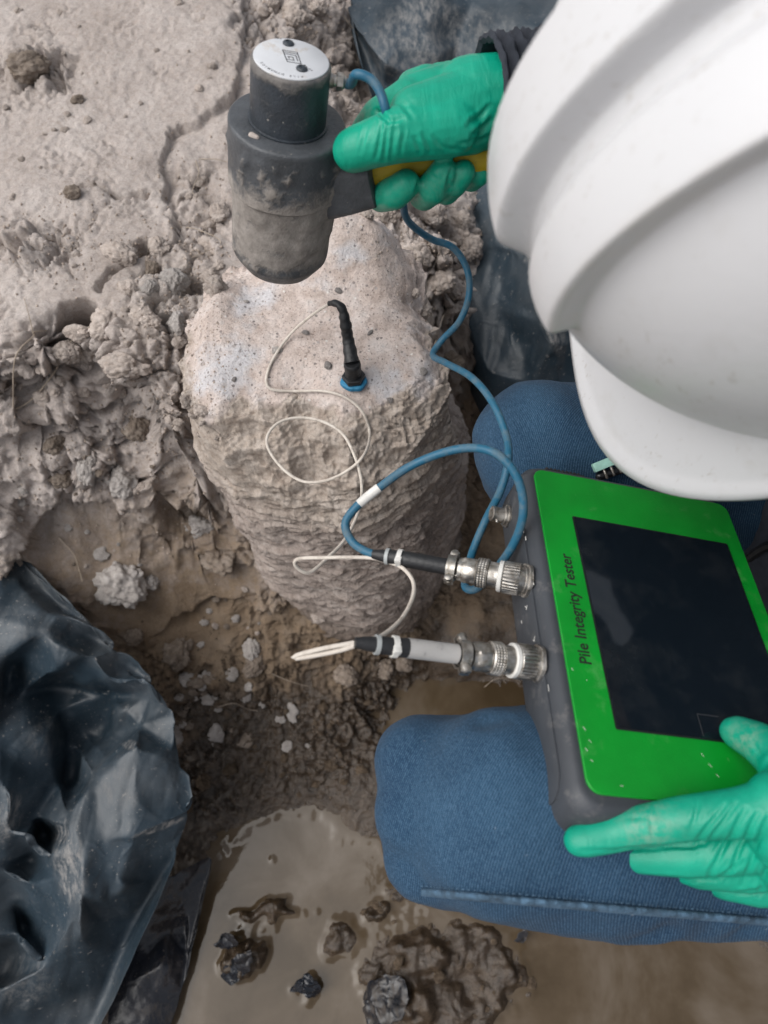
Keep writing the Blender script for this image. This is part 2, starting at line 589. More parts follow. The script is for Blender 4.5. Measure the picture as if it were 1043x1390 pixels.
def helmet_material():
    m = Mat('white_hat_plastic', 0.34, base=(0.58, 0.58, 0.58), spec=0.45)
    dirt = m.ramp(m.noise(30, 6, 0.7), (0.55, 0.0), (0.78, 0.35))
    scr = m.math('MULTIPLY', m.ramp(m.noise(75, 4, 0.72, vec=m.coord((1, 5, 2))), (0.60, 0.0), (0.65, 0.7)), m.ramp(m.noise(16, 3), (0.44, 0.0), (0.54, 1.0)))
    c = m.mix(dirt, (0.575, 0.58, 0.595), (0.44, 0.425, 0.395))
    c = m.mix(scr, c, (0.42, 0.40, 0.38))
    c = m.mix(m.math('MULTIPLY', m.attr('grime'), m.ramp(m.noise(70, 5, 0.7), (0.35, 0.2), (0.7, 1.0))), c, (0.50, 0.44, 0.33))
    m.set('Base Color', c)
    m.set('Roughness', m.ramp(m.noise(50, 4), (0.3, 0.30), (0.7, 0.46)))
    m.bump(m.noise(240, 3), 0.0004, 0.35)
    return m.m

def hammer_material(name, base, mudy):
    m = Mat(name, 0.42, spec=0.5)
    n = m.math('ADD', m.attr('mud'), m.math('MULTIPLY', m.math('SUBTRACT', m.noise(70, 6, 0.7), 0.5), 1.3))
    f = m.ramp(n, (0.42, 0.0), (0.72, mudy))
    c = m.ramp(m.noise(50, 4), (0.3, tuple(b * 0.7 for b in base)), (0.7, tuple(b * 1.35 for b in base)))
    mud = m.ramp(m.noise(120, 5, 0.65), (0.3, (0.18, 0.158, 0.14)), (0.7, (0.34, 0.31, 0.282)))
    c = m.mix(f, c, mud)
    ch = m.ramp(m.noise(310, 3), (0.71, 0.0), (0.76, 0.7))
    c = m.mix(ch, c, (0.36, 0.34, 0.31))
    m.set('Base Color', c)
    m.set('Roughness', m.ramp(f, (0.0, 0.38), (0.8, 0.9)))
    m.bump(m.math('ADD', m.math('MULTIPLY', f, 0.6), m.math('MULTIPLY', m.noise(260, 5, 0.7), 0.5)), 0.0022, 0.7)
    return m.m

def scuffed(name, base, scuff, amt=0.5, rough=0.5, scale=60):
    m = Mat(name, rough, spec=0.4)
    c = m.ramp(m.noise(25, 4), (0.3, tuple(b * 0.85 for b in base)), (0.7, tuple(b * 1.15 for b in base)))
    f = m.math('MULTIPLY', m.ramp(m.noise(scale, 6, 0.75), (0.56, 0.0), (0.74, 1.0)), amt)
    s = m.math('MULTIPLY', m.ramp(m.noise(500, 2, 0.6, vec=m.coord((1, 0.3, 1))), (0.70, 0.0), (0.74, 1.0)), m.ramp(m.noise(24, 3), (0.48, 0.0), (0.6, amt)))
    m.set('Base Color', m.mix(m.math('MAXIMUM', f, s), c, scuff))
    m.set('Roughness', m.ramp(f, (0.0, rough), (0.6, 0.9)))
    m.bump(m.noise(900, 2), 0.0003, 0.4)
    return m.m

def steel_material():
    m = Mat('worn_nickel', 0.34, metal=1.0, base=(0.55, 0.52, 0.48))
    n = m.noise(240, 5, 0.65)
    m.set('Base Color', m.ramp(n, (0.3, (0.20, 0.175, 0.145)), (0.6, (0.46, 0.44, 0.41))))
    m.set('Roughness', m.ramp(n, (0.3, 0.55), (0.7, 0.26)))
    m.set('Metallic', m.ramp(m.noise(130, 4), (0.35, 0.35), (0.5, 1.0)))
    return m.m

def clod_material(name, a, b, c3):
    m = Mat(name, 0.95, spec=0.2)
    info = m.node('ObjectInfo')
    n = m.noise(2.2, 7, 0.68)
    c = m.ramp(n, (0.30, a), (0.5, b), (0.72, c3))
    k = m.ramp(info.outputs['Random'], (0.0, 0.85), (1.0, 1.12))
    c = m.mix(1.0, c, k, 'MULTIPLY')
    m.set('Base Color', c)
    m.set('Base Color', m.mix(0.85, c, m.ramp(m.noise(14, 5, 0.75), (0.3, 0.74), (0.5, 1.0), (0.72, 1.15)), 'MULTIPLY'))
    m.bump(m.noise(8.0, 7, 0.7), 0.0020, 0.8)
    return m.m

def screen_material():
    m = Mat('black_glass', 0.06, base=(0.006, 0.010, 0.014), spec=0.5)
    d = m.ramp(m.noise(650, 2), (0.80, 0.0), (0.82, 0.6))
    f = m.ramp(m.noise(25, 5, 0.7), (0.5, 0.0), (0.9, 0.05))
    m.set('Base Color', m.mix(m.math('MAXIMUM', d, f), (0.006, 0.010, 0.015), (0.4, 0.4, 0.38)))
    return m.m

def jacket_material():
    m = Mat('dark_jacket_cloth', 0.8, spec=0.2)
    n = m.noise(40, 5, 0.6)
    m.set('Base Color', m.ramp(n, (0.3, (0.017, 0.020, 0.027)), (0.7, (0.040, 0.045, 0.058))))
    b = m.bump(m.noise(1400, 2), 0.0004, 0.6)
    m.bump(m.noise(30, 4, 0.55, dist=0.8), 0.004, 0.6, b)
    return m.m

def wire_material(name, base, dirt, amt):
    m = Mat(name, 0.45, spec=0.4)
    f = m.ramp(m.noise(90, 5, 0.7), (0.45, 0.0), (0.7, amt))
    m.set('Base Color', m.mix(f, base, dirt))
    m.set('Roughness', m.ramp(f, (0.0, 0.42), (0.6, 0.85)))
    return m.m

MT = dict(
    soil=soil_material(), pile=pile_material(), sheet=plastic_sheet_material(), water=water_material(),
    denim=denim_material(), glove=glove_material(), hat=helmet_material(),
    ham_low=hammer_material('muddy_black_steel', (0.062, 0.068, 0.076), 0.9),
    ham_cap=hammer_material('black_coated_cap', (0.028, 0.035, 0.044), 0.55),
    case=scuffed('dark_grey_case', (0.042, 0.047, 0.055), (0.26, 0.245, 0.23), 0.35, 0.5),
    green=scuffed('green_faceplate', (0.002, 0.265, 0.022), (0.16, 0.38, 0.15), 0.35, 0.42, 30),
    plate=scuffed('white_disc', (0.56, 0.575, 0.60), (0.40, 0.31, 0.21), 0.8, 0.5, 40),
    steel=steel_material(), screen=screen_material(), jacket=jacket_material(),
    blue=wire_material('blue_cable_jacket', (0.016, 0.105, 0.180), (0.13, 0.16, 0.17), 0.7),
    white=wire_material('white_wire', (0.58, 0.53, 0.47), (0.30, 0.25, 0.21), 0.75),
    rubber=flat('black_rubber', (0.014, 0.015, 0.017), 0.5, bump=0.0006, bscale=300),
    black=flat('black_plastic', (0.01, 0.011, 0.013), 0.35),
    ink=flat('black_ink', (0.012, 0.014, 0.012), 0.6),
    inkgrey=flat('grey_ink', (0.05, 0.05, 0.055), 0.6),
    yellow=scuffed('yellow_grip', (0.42, 0.30, 0.012), (0.10, 0.085, 0.04), 0.8, 0.5, 40),
    wax=flat('blue_wax', (0.012, 0.175, 0.33), 0.5, bump=0.0006),
    whitep=flat('white_nylon', (0.66, 0.65, 0.62), 0.5),
    tie=flat('grey_nylon_tie', (0.36, 0.38, 0.38), 0.5),
    mint=flat('mint_plastic', (0.33, 0.58, 0.50), 0.4),
    skin=flat('skin', (0.36, 0.20, 0.13), 0.55),
    hair=flat('black_hair', (0.012, 0.010, 0.009), 0.6, bump=0.001),
    eye=flat('eye_white', (0.7, 0.68, 0.65), 0.3, var=0.02),
    seam=flat('pale_denim_seam', (0.060, 0.118, 0.185), 0.9, var=0.35, bump=0.0012, bscale=500),
    clod=clod_material('clay_clods', (0.30, 0.248, 0.212), (0.425, 0.367, 0.328), (0.51, 0.456, 0.418)),
    stone=clod_material('grey_stone', (0.25, 0.228, 0.212), (0.36, 0.332, 0.312), (0.47, 0.442, 0.42)),
    darkclod=clod_material('damp_clods', (0.14, 0.108, 0.082), (0.215, 0.176, 0.144), (0.30, 0.256, 0.22)),
    wetclod=clod_material('wet_clods', (0.06, 0.043, 0.03), (0.105, 0.078, 0.055), (0.16, 0.125, 0.09)),
    agg=clod_material('dark_aggregate', (0.17, 0.155, 0.145), (0.25, 0.23, 0.22), (0.34, 0.315, 0.30)),
    grit=flat('clay_grit', (0.40, 0.335, 0.285), 0.95, var=0.2, spec=0.2), wetgrit=flat('wet_grit', (0.11, 0.082, 0.06), 0.8, var=0.25, spec=0.3),
    wetsheet=plastic_sheet_material('wet_black_plastic', (0.006, 0.008, 0.012), (0.014, 0.017, 0.024), (0.11, 0.085, 0.062), 0.2),
    sleeve=scuffed('clear_shrink_sleeve', (0.40, 0.39, 0.38), (0.08, 0.08, 0.08), 0.8, 0.25, 90),
    root=flat('dry_root', (0.36, 0.30, 0.24), 0.85),
)
# ------------------------------------------------------------------ ground
CTRL = [  # px, py, z : the lie of the land
    (-200, -150, .66), (0, 0, .63), (160, 0, .625), (320, 0, .62), (0, 150, .62), (150, 150, .615), (300, 120, .61),
    (400, 20, .585), (430, 120, .575), (470, 60, .53), (500, 130, .46), (560, 0, .50), (700, 0, .52), (560, 120, .44),
    (0, 300, .61), (100, 300, .605), (200, 300, .60), (300, 240, .588), (310, 330, .590),
    (0, 430, .595), (100, 400, .595), (200, 380, .588), (240, 440, .580), (230, 520, .560), (60, 480, .585), (150, 470, .575),
    (0, 540, .555), (60, 540, .535), (120, 510, .535), (180, 545, .530), (235, 590, .520),
    (0, 630, .46), (60, 625, .455), (130, 600, .455), (190, 600, .450), (240, 640, .43), (290, 690, .36),
    (0, 690, .41), (60, 670, .405), (130, 670, .40), (210, 670, .39), (270, 720, .32),
    (60, 720, .345), (130, 720, .325), (220, 740, .30), (300, 780, .235), (0, 760, .35), (0, 850, .30), (-150, 800, .33), (-150, 600, .48),
    (100, 790, .275), (180, 800, .235), (250, 800, .222), (330, 815, .195), (380, 850, .150), (420, 870, .120),
    (180, 870, .170), (260, 850, .165), (320, 850, .150), (250, 920, .105), (330, 900, .105), (420, 920, .075), (500, 890, .080),
    (0, 1000, .16), (120, 950, .16), (100, 1100, .10), (0, 1200, .08), (180, 1200, .03), (0, 1390, .03), (160, 1330, .012),
    (270, 990, .055), (350, 970, .055), (430, 980, .048), (480, 960, .040), (300, 1060, .028), (380, 1050, .026), (450, 1040, .030),
    (560, 890, .062), (600, 850, .066), (650, 830, .075), (640, 890, .045), (560, 925, .008), (620, 930, .000),
    (520, 985, -.004), (560, 1000, -.012), (600, 960, -.012), (690, 930, -.008), (700, 880, .030), (520, 1060, .012), (480, 1080, .020),
    (300, 1110, .014), (350, 1105, .010), (400, 1092, .008), (460, 1100, .010), (520, 1130, .006), (270, 1170, .006),
    (400, 1150, -.018), (330, 1180, -.012), (300, 1230, -.014), (280, 1330, -.014), (340, 1370, -.02), (450, 1200, -.02), (500, 1180, -.014),
    (540, 1175, -.004), (430, 1350, -.02), (400, 1290, -.018), (480, 1260, -.014),
    (760, 1300, -.02), (900, 1330, -.025), (1043, 1390, -.025), (780, 1390, -.02), (640, 1250, -.006), (560, 1230, -.006),
    (560, 1320, .004), (620, 1340, .004), (680, 1330, -.002), (540, 1390, .002), (700, 1280, -.010),
    (618, 350, .56), (655, 350, .44), (650, 430, .36), (560, 300, .59), (490, 290, .60), (620, 420, .50), (640, 500, .32), (640, 600, .20), (700, 500, .26), (760, 450, .28),
    (720, 350, .36), (800, 300, .45), (900, 100, .48), (1043, 0, .50), (1200, 200, .50),
    (780, 850, .06), (740, 700, .12), (640, 720, .11), (900, 700, .24), (1043, 700, .28), (1250, 800, .26), (950, 950, .12), (1100, 1050, .10),
    (1150, 1300, .02), (1250, 1100, .14),
]
cp = np.array([W(*c) for c in CTRL])
def rbf_fit(P, z, lam=2e-4):
    n = len(P)
    r = np.linalg.norm(P[:, None] - P[None], axis=2)
    A = np.zeros((n + 3, n + 3))
    A[:n, :n] = r + lam * 40 * np.eye(n)
    A[:n, n] = 1; A[:n, n + 1:] = P
    A[n, :n] = 1; A[n + 1:, :n] = P.T
    return np.linalg.solve(A, np.r_[z, 0, 0, 0])
_c = rbf_fit(cp[:, :2], cp[:, 2])
def base_z(x, y):
    s = x.shape
    Q = np.stack([x.ravel(), y.ravel()], -1)
    out = np.empty(len(Q))
    for k in range(0, len(Q), 60000):
        q = Q[k:k + 60000]
        r = np.sqrt((q[:, None, 0] - cp[None, :, 0]) ** 2 + (q[:, None, 1] - cp[None, :, 1]) ** 2 + 6e-5)
        out[k:k + 60000] = r @ _c[:-3] + _c[-3] + q @ _c[-2:]
    return out.reshape(s)

def seg_dist(X, Y, poly):
    """signed distance to a polyline (positive on its right side when walking along it on the page) """
    best = np.full(X.shape, 1e9)
    sg = np.ones(X.shape)
    for (x0, y0), (x1, y1) in zip(poly[:-1], poly[1:]):
        dx, dy = x1 - x0, y1 - y0
        L2 = dx * dx + dy * dy
        t = np.clip(((X - x0) * dx + (Y - y0) * dy) / L2, 0, 1)
        ex, ey = X - x0 - t * dx, Y - y0 - t * dy
        d = np.hypot(ex, ey)
        c = d < best
        best = np.where(c, d, best)
        sg = np.where(c, np.sign(dx * (Y - y0) - dy * (X - x0)), sg)
    return best * np.where(sg == 0, 1, sg)

def blob(X, Y, cx, cy, rx, ry=None, a=0.0):
    ry = ry or rx
    c, s = math.cos(math.radians(a)), math.sin(math.radians(a))
    u = ((X - cx) * c + (Y - cy) * s) / rx
    v = (-(X - cx) * s + (Y - cy) * c) / ry
    return np.exp(-(u * u + v * v))

def axis_steps(lo, hi, step, far):
    fine = np.arange(lo, hi, step)
    out, s, p = [], step * 2, hi
    while p < far:
        p += s; s *= 1.5; out.append(p)
    inn, s, p = [], step * 2, lo
    while p > -far:
        p -= s; s *= 1.5; inn.append(p)
    return np.r_[inn[::-1], fine, out]

PILE_C = np.array([-0.042, 0.483])
PILE_R = 0.139
def build_ground():
    STEP = float(os.environ.get('GSTEP', '0.0024'))
    xs = axis_steps(-0.80, 0.52, STEP, 40.0)
    ys = axis_steps(-0.30, 1.42, STEP, 40.0)
    mids = (ys[:-1] + ys[1:]) / 2
    ys = np.sort(np.r_[ys, mids[(mids > 0.33) & (mids < 0.66)]])
    gx, gy = np.meshgrid(xs, ys)
    wob = 0.010
    bx = gx + wob * noise2(gx * 16, gy * 16, 5) + 0.004 * noise2(gx * 45, gy * 45, 6)
    by = gy + wob * noise2(gx * 16 + 50, gy * 16, 8) + 0.004 * noise2(gx * 45 + 9, gy * 45, 9)
    far = sstep(0.25, 1.2, np.maximum(np.maximum(-0.85 - gx, gx - 0.6), np.maximum(-0.35 - gy, gy - 1.45)))
    cx_, cy_ = np.clip(bx, -1.0, 0.8), np.clip(by, -0.5, 1.6)
    z = base_z(cx_, cy_) * (1 - far) + 0.6 * far
    P = np.stack([gx, gy, z], -1)
    PX, PY = to_px(P)
    wx, wy = PX + 9 * noise2(gx * 30, gy * 30, 21) + 3 * noise2(gx * 110, gy * 110, 22), PY + 9 * noise2(gx * 30, gy * 30, 23) + 3 * noise2(gx * 110, gy * 110, 24)
    # --- where the ground is crumbly, smooth, churned, wet
    cl = np.zeros_like(z)
    for b in [(265, 300, 40, 90), (225, 430, 50, 90), (120, 470, 130, 45), (190, 520, 80, 50), (30, 520, 60, 60), (270, 560, 35, 90),
              (560, 320, 90, 70), (610, 400, 60, 60), (400, 20, 90, 60), (450, 110, 50, 70), (150, 600, 90, 50), (270, 700, 50, 40), (130, 650, 70, 30), (60, 100, 60, 30), (50, 330, 60, 40)]:
        cl = np.maximum(cl, blob(PX, PY, *b))
    cl = sstep(0.2, 0.7, cl)
    smoothz = sstep(0.25, 0.7, np.maximum.reduce([blob(PX, PY, 110, 760, 110, 60, 25), blob(PX, PY, 200, 820, 90, 60), blob(PX, PY, 300, 790, 70, 35), blob(PX, PY, 200, 610, 40, 45), blob(PX, PY, 260, 860, 70, 40), blob(PX, PY, 640, 880, 90, 55)]))
    churn = sstep(0.2, 0.6, np.maximum.reduce([blob(PX, PY, 400, 980, 130, 90), blob(PX, PY, 300, 1050, 110, 70), blob(PX, PY, 250, 960, 60, 70), blob(PX, PY, 470, 900, 50, 30)]))
    # --- clods
    ax, ay = gx + 0.006 * noise2(gx * 60, gy * 60, 31), gy + 0.006 * noise2(gx * 60, gy * 60, 32)
    zc = z + 0.006 * noise2(gx * 60, gy * 60, 33)
    inb = (gx > -0.85) & (gx < 0.6) & (gy > -0.35) & (gy < 1.5)
    def cells_on(sc, seed):
        o1, o2, o3 = np.full(z.shape, .5), np.full(z.shape, .9), np.full(z.shape, .5)
        o1[inb], o2[inb], o3[inb] = cells3(ax[inb] * sc, ay[inb] * sc, zc[inb] * sc, seed, True)
        return o1, o2, o3
    f1, f2, idr = cells_on(22, 3)
    pl = sstep(0.0, 0.16, f2 - f1)
    g1, g2, idg = cells_on(58, 4)
    pg = sstep(0.0, 0.22, g2 - g1)
    h1, h2, idh = cells2(gx * 160, gy * 160, 14)
    ph = sstep(0.0, 0.3, h2 - h1)
    big = (pl - 1) * 0.016 + (idr - 0.5) * 0.022 + (np.sqrt(np.clip(1 - f1 * f1, 0, 1)) - 0.8) * 0.012
    mid = (pg - 1) * 0.0055 + (idg - 0.5) * 0.006
    fine = (ph - 1) * 0.0018 + (idh - 0.5) * 0.0018
    def f3(sc, octv, seed, gain=0.5, ridged=False):
        o = np.zeros(z.shape)
        o[inb] = fbm3(gx[inb] * sc, gy[inb] * sc, z[inb] * sc, octv, seed, gain, ridged)
        return o
    rough = f3(22, 5, 41)
    # the smooth lie of the land gives the direction in which every lump stands out
    gyy, gxx = np.gradient(z, ys, xs)
    nl = np.sqrt(gxx ** 2 + gyy ** 2 + 1)
    nx_, ny_, nz_ = -gxx / nl, -gyy / nl, 1 / nl
    steep = sstep(0.93, 0.70, nz_)
    near = 1 - far
    dz = cl * (big + mid + fine) * 0.9
    dz += (1 - smoothz) * 0.004 * rough * (0.4 + cl + 0.8 * steep) + (1 - smoothz) * steep * (0.006 * f3(38, 4, 43, 0.55, True) - 0.003 + 0.5 * (mid + fine)) + 0.010 * noise2(gx * 5, gy * 5, 44) * (1 - churn)
    crumb = sstep(0.10, 0.5, fbm2(gx * 11, gy * 11, 3, 46))
    dz += (1 - cl) * (1 - smoothz) * crumb * (mid * 0.6 + fine * 0.7)
    dz += (1 - smoothz) * 0.0014 * f3(120, 3, 48)
    dz += smoothz * 0.0005 * fbm2(gx * 120, gy * 40, 3, 49)
    dz += churn * (0.0070 * fbm2(gx * 30, gy * 30, 4, 52, 0.52, True) - 0.004 + mid * 0.6 + fine * 0.5)
    # --- scarps: a sharp lip, lower on one side
    def scarp(poly, drop, soft, lip=4.0):
        nonlocal dz
        d = seg_dist(wx, wy, poly)
        dz = dz - drop * sstep(-lip * 0.5, lip, d) * np.exp(-np.clip(d, 0, 1e9) / soft) * (d > -lip)
    scarp([(332, -30), (328, 60), (322, 110), (292, 148), (250, 168), (226, 178), (221, 215), (223, 262), (240, 305)][::-1], 0.020 * (0.75 + 0.6 * noise2(gx * 14, gy * 14, 77)), 30, 3)
    scarp([(-30, 548), (10, 541), (46, 524), (70, 506), (119, 499), (140, 510), (168, 534), (186, 545), (211, 566), (240, 600), (258, 633)], 0.026, 46)
    scarp([(-30, 606), (37, 601), (78, 583), (109, 575), (109, 552), (135, 557), (152, 538)], 0.020, 40)
    scarp([(228, 752), (253, 760), (298, 771), (353, 774)], 0.016, 26)
    d = seg_dist(wx, wy, [(45, 730), (63, 698), (95, 676), (127, 685), (161, 696), (196, 697), (222, 676), (240, 695), (262, 712)])
    dz -= 0.034 * sstep(-3, 4, d) * np.exp(-np.clip(d, 0, 1e9) / 60)
    d = seg_dist(wx, wy, [(255, 836), (283, 818), (328, 822), (350, 832), (372, 826)])
    dz -= 0.020 * sstep(-3, 3, d) * np.exp(-np.clip(d, 0, 1e9) / 28)
    def crack(poly, width, depth):
        nonlocal dz
        d = np.abs(seg_dist(wx, wy, poly))
        dz = dz - depth * (1 - sstep(width * 0.35, width, d))
    crack([(106, 254), (150, 261), (207, 267)], 4.5 * np.clip(0.8 + 0.7 * noise2(gx * 30, gy * 30, 78), .3, 2), 0.014)
    crack([(150, 655), (160, 640), (185, 655), (240, 640)], 4, 0.008)
    crack([(100, 380), (80, 340), (60, 320)], 4, 0.006)
    crack([(195, 340), (150, 372), (140, 400)], 6, 0.012)
    for (a, b, rx, ry, dp) in [(105, 428, 20, 13, .055), (195, 335, 12, 8, .025), (92, 468, 10, 18, .03), (265, 385, 14, 12, .03), (60, 605, 60, 14, .02), (236, 710, 22, 16, .03)]:
        dz -= dp * sstep(0.15, 0.85, blob(wx, wy, a, b, rx * 1.3, ry * 1.3))
    for (a, b, rx, ry, hh) in [(45, 95, 42, 22, .022), (55, 335, 32, 20, .008), (98, 262, 12, 9, .007), (40, 360, 30, 16, .006)]:
        k = blob(wx, wy, a, b, rx, ry)
        dz += hh * k + k * (mid + fine) * 1.3
    # --- lumps standing in the water
    isl = [(352, 1262, 62, 26, -52, .040), (335, 1300, 34, 26, -40, .034), (395, 1232, 36, 12, 15, .026), (462, 1272, 26, 30, 15, .026), (512, 1238, 17, 18, 0, .022),
           (415, 1342, 25, 18, -10, .020), (555, 1330, 58, 55, 0, .034), (640, 1290, 70, 40, 10, .022), (620, 1375, 75, 40, 0, .026), (690, 1345, 40, 34, 0, .018),
           (372, 1165, 7, 6, 0, .022), (390, 1158, 6, 5, 0, .022), (550, 1215, 26, 16, 20, .018), (330, 1240, 16, 9, 0, .02)]
    for (a, b, rx, ry, an, hh) in isl:
        k = sstep(0.08, 0.75, blob(wx, wy, a, b, rx, ry, an))
        dz += hh * k * (0.62 + 0.55 * fbm2(gx * 26, gy * 26, 3, 61, 0.45)) + k * 0.0035 * (np.sqrt(np.clip(1 - g1 * g1 * 1.6, 0, 1)) - 0.4)
    gx2, gy2 = gx + nx_ * dz * near, gy + ny_ * dz * near
    z = z + nz_ * dz * near
    # the footing of the pile stays clear of its flank
    pd = np.hypot(gx - PILE_C[0], gy - PILE_C[1])
    ins = 1 - sstep(0.110, 0.136, pd)
    z = z - ins * np.clip(z + 0.05, 0, 1)
    # wetness by height above the water, with ragged edges
    hh = z + 0.05 * fbm2(gx * 9, gy * 9, 4, 71)
    wet = 1 - sstep(-0.02, 0.42, hh)
    wet = 0.42 * sstep(0.50, 0.27, hh) + 0.16 * sstep(0.25, 0.10, hh) + 0.43 * sstep(0.11, 0.035, z + 0.03 * fbm2(gx * 12, gy * 12, 3, 72))
    wet = np.where(far > 0.3, 0, wet)
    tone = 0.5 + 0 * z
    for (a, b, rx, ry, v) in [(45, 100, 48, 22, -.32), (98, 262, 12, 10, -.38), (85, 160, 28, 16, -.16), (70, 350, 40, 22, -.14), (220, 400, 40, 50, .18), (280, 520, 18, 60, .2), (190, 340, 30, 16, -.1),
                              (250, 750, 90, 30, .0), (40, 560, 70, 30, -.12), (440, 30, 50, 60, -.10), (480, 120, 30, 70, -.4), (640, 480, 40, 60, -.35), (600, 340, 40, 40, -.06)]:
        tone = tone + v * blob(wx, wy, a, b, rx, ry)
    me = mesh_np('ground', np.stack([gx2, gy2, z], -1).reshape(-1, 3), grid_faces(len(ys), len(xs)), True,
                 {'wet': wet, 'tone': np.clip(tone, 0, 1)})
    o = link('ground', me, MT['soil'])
    tag(o, 'crumbly pale clay bank falling to dark wet mud round the pile', kind='structure')
    return o
ground = build_ground()

# ------------------------------------------------------------------ pile
def build_pile():
    root = thing('concrete_pile', (PILE_C[0], PILE_C[1], 0.0), 'round concrete pile with rough pale top and earth-caked ribbed sides', 'pile')
    nt, ntop, nside = 760, 150, 400
    th = np.arange(nt) / nt * 2 * np.pi
    rim = PILE_R * (1 + 0.03 * np.sin(th * 2 + 0.7) + 0.02 * np.sin(th * 5 + 2))
    # broken notch on the right-hand back of the head
    tc = np.degrees((th + np.pi) % (2 * np.pi) - np.pi)
    win = sstep(-32, -20, tc) * sstep(78, 58, tc)
    lim = (0.107 + 0.004 * np.sin(th * 13) + 0.003 * np.sin(th * 29)) / np.maximum(np.cos(th), 0.25)
    rtop = rim * (1 - win) + np.minimum(rim, lim) * win
    def top_z(x, y, q=0.0):
        z = 0.685 + 0.22 * (x + 0.02) * 0.1
        z = z + 0.040 * np.exp(-(((x - 0.03) / 0.06) ** 2 + ((y - 0.105) / 0.045) ** 2))      # hump at the back
        z = z + 0.012 * np.exp(-(((x + 0.10) / 0.035) ** 2 + ((y - 0.02) / 0.07) ** 2))
        front = np.clip((-0.035 - y - 0.010 * np.sin(x * 38 + 0.5) - 0.005 * np.sin(x * 90)) / 0.105, 0, 1.2)
        z = z - 0.085 * front ** 2
        z = z - 0.016 * sstep(0.78, 1.0, q)
        z = z - 0.030 * sstep(0.055, 0.115, x) * sstep(-0.02, 0.03, y)
        z = z - 0.010 * np.exp(-(((x + 0.075) / 0.02) ** 2 + ((y - 0.07) / 0.05) ** 2))
        return z
    V, conc, dirt = [], [], []
    for i in range(ntop):
        s = (i / (ntop - 1)) ** 0.8
        r = np.maximum(s, 1e-4) * rtop
        x, y = r * np.cos(th), r * np.sin(th)
        V.append(np.stack([x, y, top_z(x, y, s)], -1))
        conc.append(np.stack([x, y], -1)); 
    Vt = np.array(V)
    e = Vt[-1]
    zb = -0.06
    S = []
    for i in range(1, nside + 1):
        t = i / nside
        z = e[:, 2] + (zb - e[:, 2]) * t
        grow = 1 + (rim / rtop - 1) * sstep(0.12, 0.30, t)
        flare = 1 + 0.05 * sstep(0.0, 0.09, t) - 0.02 * sstep(0.3, 1.0, t)
        S.append(np.stack([e[:, 0] * grow * flare, e[:, 1] * grow * flare, z], -1))
    A = np.vstack([Vt, np.array(S)])
    n = len(A)
    x, y, z = A[..., 0], A[..., 1], A[..., 2]
    r = np.hypot(x, y)
    is_side = np.zeros((n, 1)); is_side[ntop:] = 1
    edge = np.exp(-np.abs(np.arange(n) - ntop)[:, None] / 20.0)
    up = np.where(is_side > 0, 0.0, 1.0)
    front = sstep(-0.066, -0.094, y + 0.012 * np.sin(x * 38 + 0.5) + 0.006 * np.sin(x * 90) + 0.010 * noise2(x * 50, y * 50, 9)) * (z > 0.55)
    # horizontal shear marks left by the ground, tilted and broken
    ang = np.arctan2(y, x)
    zz = z + 0.012 * np.sin(ang * 2 + 0.5) + 0.012 * noise2(ang * 3, z * 9, 3)
    stri = fbm2(ang * 2.2 + 7, zz * 62, 4, 12, 0.55) * 0.0062 + fbm2(ang * 5, zz * 150, 3, 13, 0.6, True) * 0.0022
    step = np.floor(zz * 26 + 0.7 * noise2(ang * 4, zz * 10, 4))
    stri = stri + (_r(_h(step, np.floor(ang * 1.2 + noise2(ang * 3, z * 20, 8)), np.full(z.shape, 5))) - 0.5) * 0.0045
    lump = fbm3(x * 18, y * 18, z * 18, 5, 20) * 0.006
    c1, c2 = cells3(x * 26, y * 26, zz * 120, 6)
    scale_ = -sstep(0.18, 0.0, c2 - c1) * 0.0030
    rnd = fbm3(x * 60, y * 60, z * 60, 4, 24, 0.6)
    side_d = stri * sstep(0.62, 0.56, z) + lump + scale_ * 0.9 * sstep(0.0, 0.4, noise3(x * 14, y * 14, z * 14, 2) + 0.35)
    shoulder = np.clip(edge + front, 0, 1)
    top_d = 0.0016 * fbm3(x * 40, y * 40, z * 40, 4, 30) + shoulder * (0.0065 * fbm3(x * 34, y * 34, z * 34, 5, 33, 0.55, True) - 0.004 + 0.003 * rnd + scale_ * 0.8)
    d = np.where(is_side > 0, side_d * (1 - edge) + edge * top_d, top_d)
    # push along an outward direction that turns from up to sideways over the shoulder
    w = np.clip((np.arange(n)[:, None] - ntop + 25) / 50.0, 0, 1) * np.ones_like(z)
    w = np.maximum(w, front * 0.4)
    ux, uy = x / (r + 1e-6), y / (r + 1e-6)
    A = np.stack([x + ux * d * w, y + uy * d * w, z + d * (1 - w)], -1)
    concv = np.where(is_side > 0, 0.0, 1.0) * (1 - np.clip(front, 0, 1)) * (1 - 0.8 * edge * (is_side == 0) * (y < 0.02))
    concv = np.maximum(concv, is_side * edge * 0.5 * (y > -0.02))
    dirtv = is_side * sstep(0.60, 0.50, z + 0.03 * noise3(x * 12, y * 12, z * 12, 51)) * 0.62 + 0.38 * sstep(0.30, 0.08, z + 0.06 * noise3(x * 9, y * 9, z * 9, 55)) * is_side
    me = mesh_np('shaft', A.reshape(-1, 3), grid_faces(n, nt, True), True, {'conc': concv, 'dirt': dirtv})
    o = link('shaft', me, MT['pile'])
    o.location = (PILE_C[0], PILE_C[1], 0)
    bpy.context.view_layer.update()
    o.parent = root
    o.matrix_parent_inverse = root.matrix_world.inverted()
    return root, o
pile, shaft = build_pile()
bpy.context.view_layer.update()

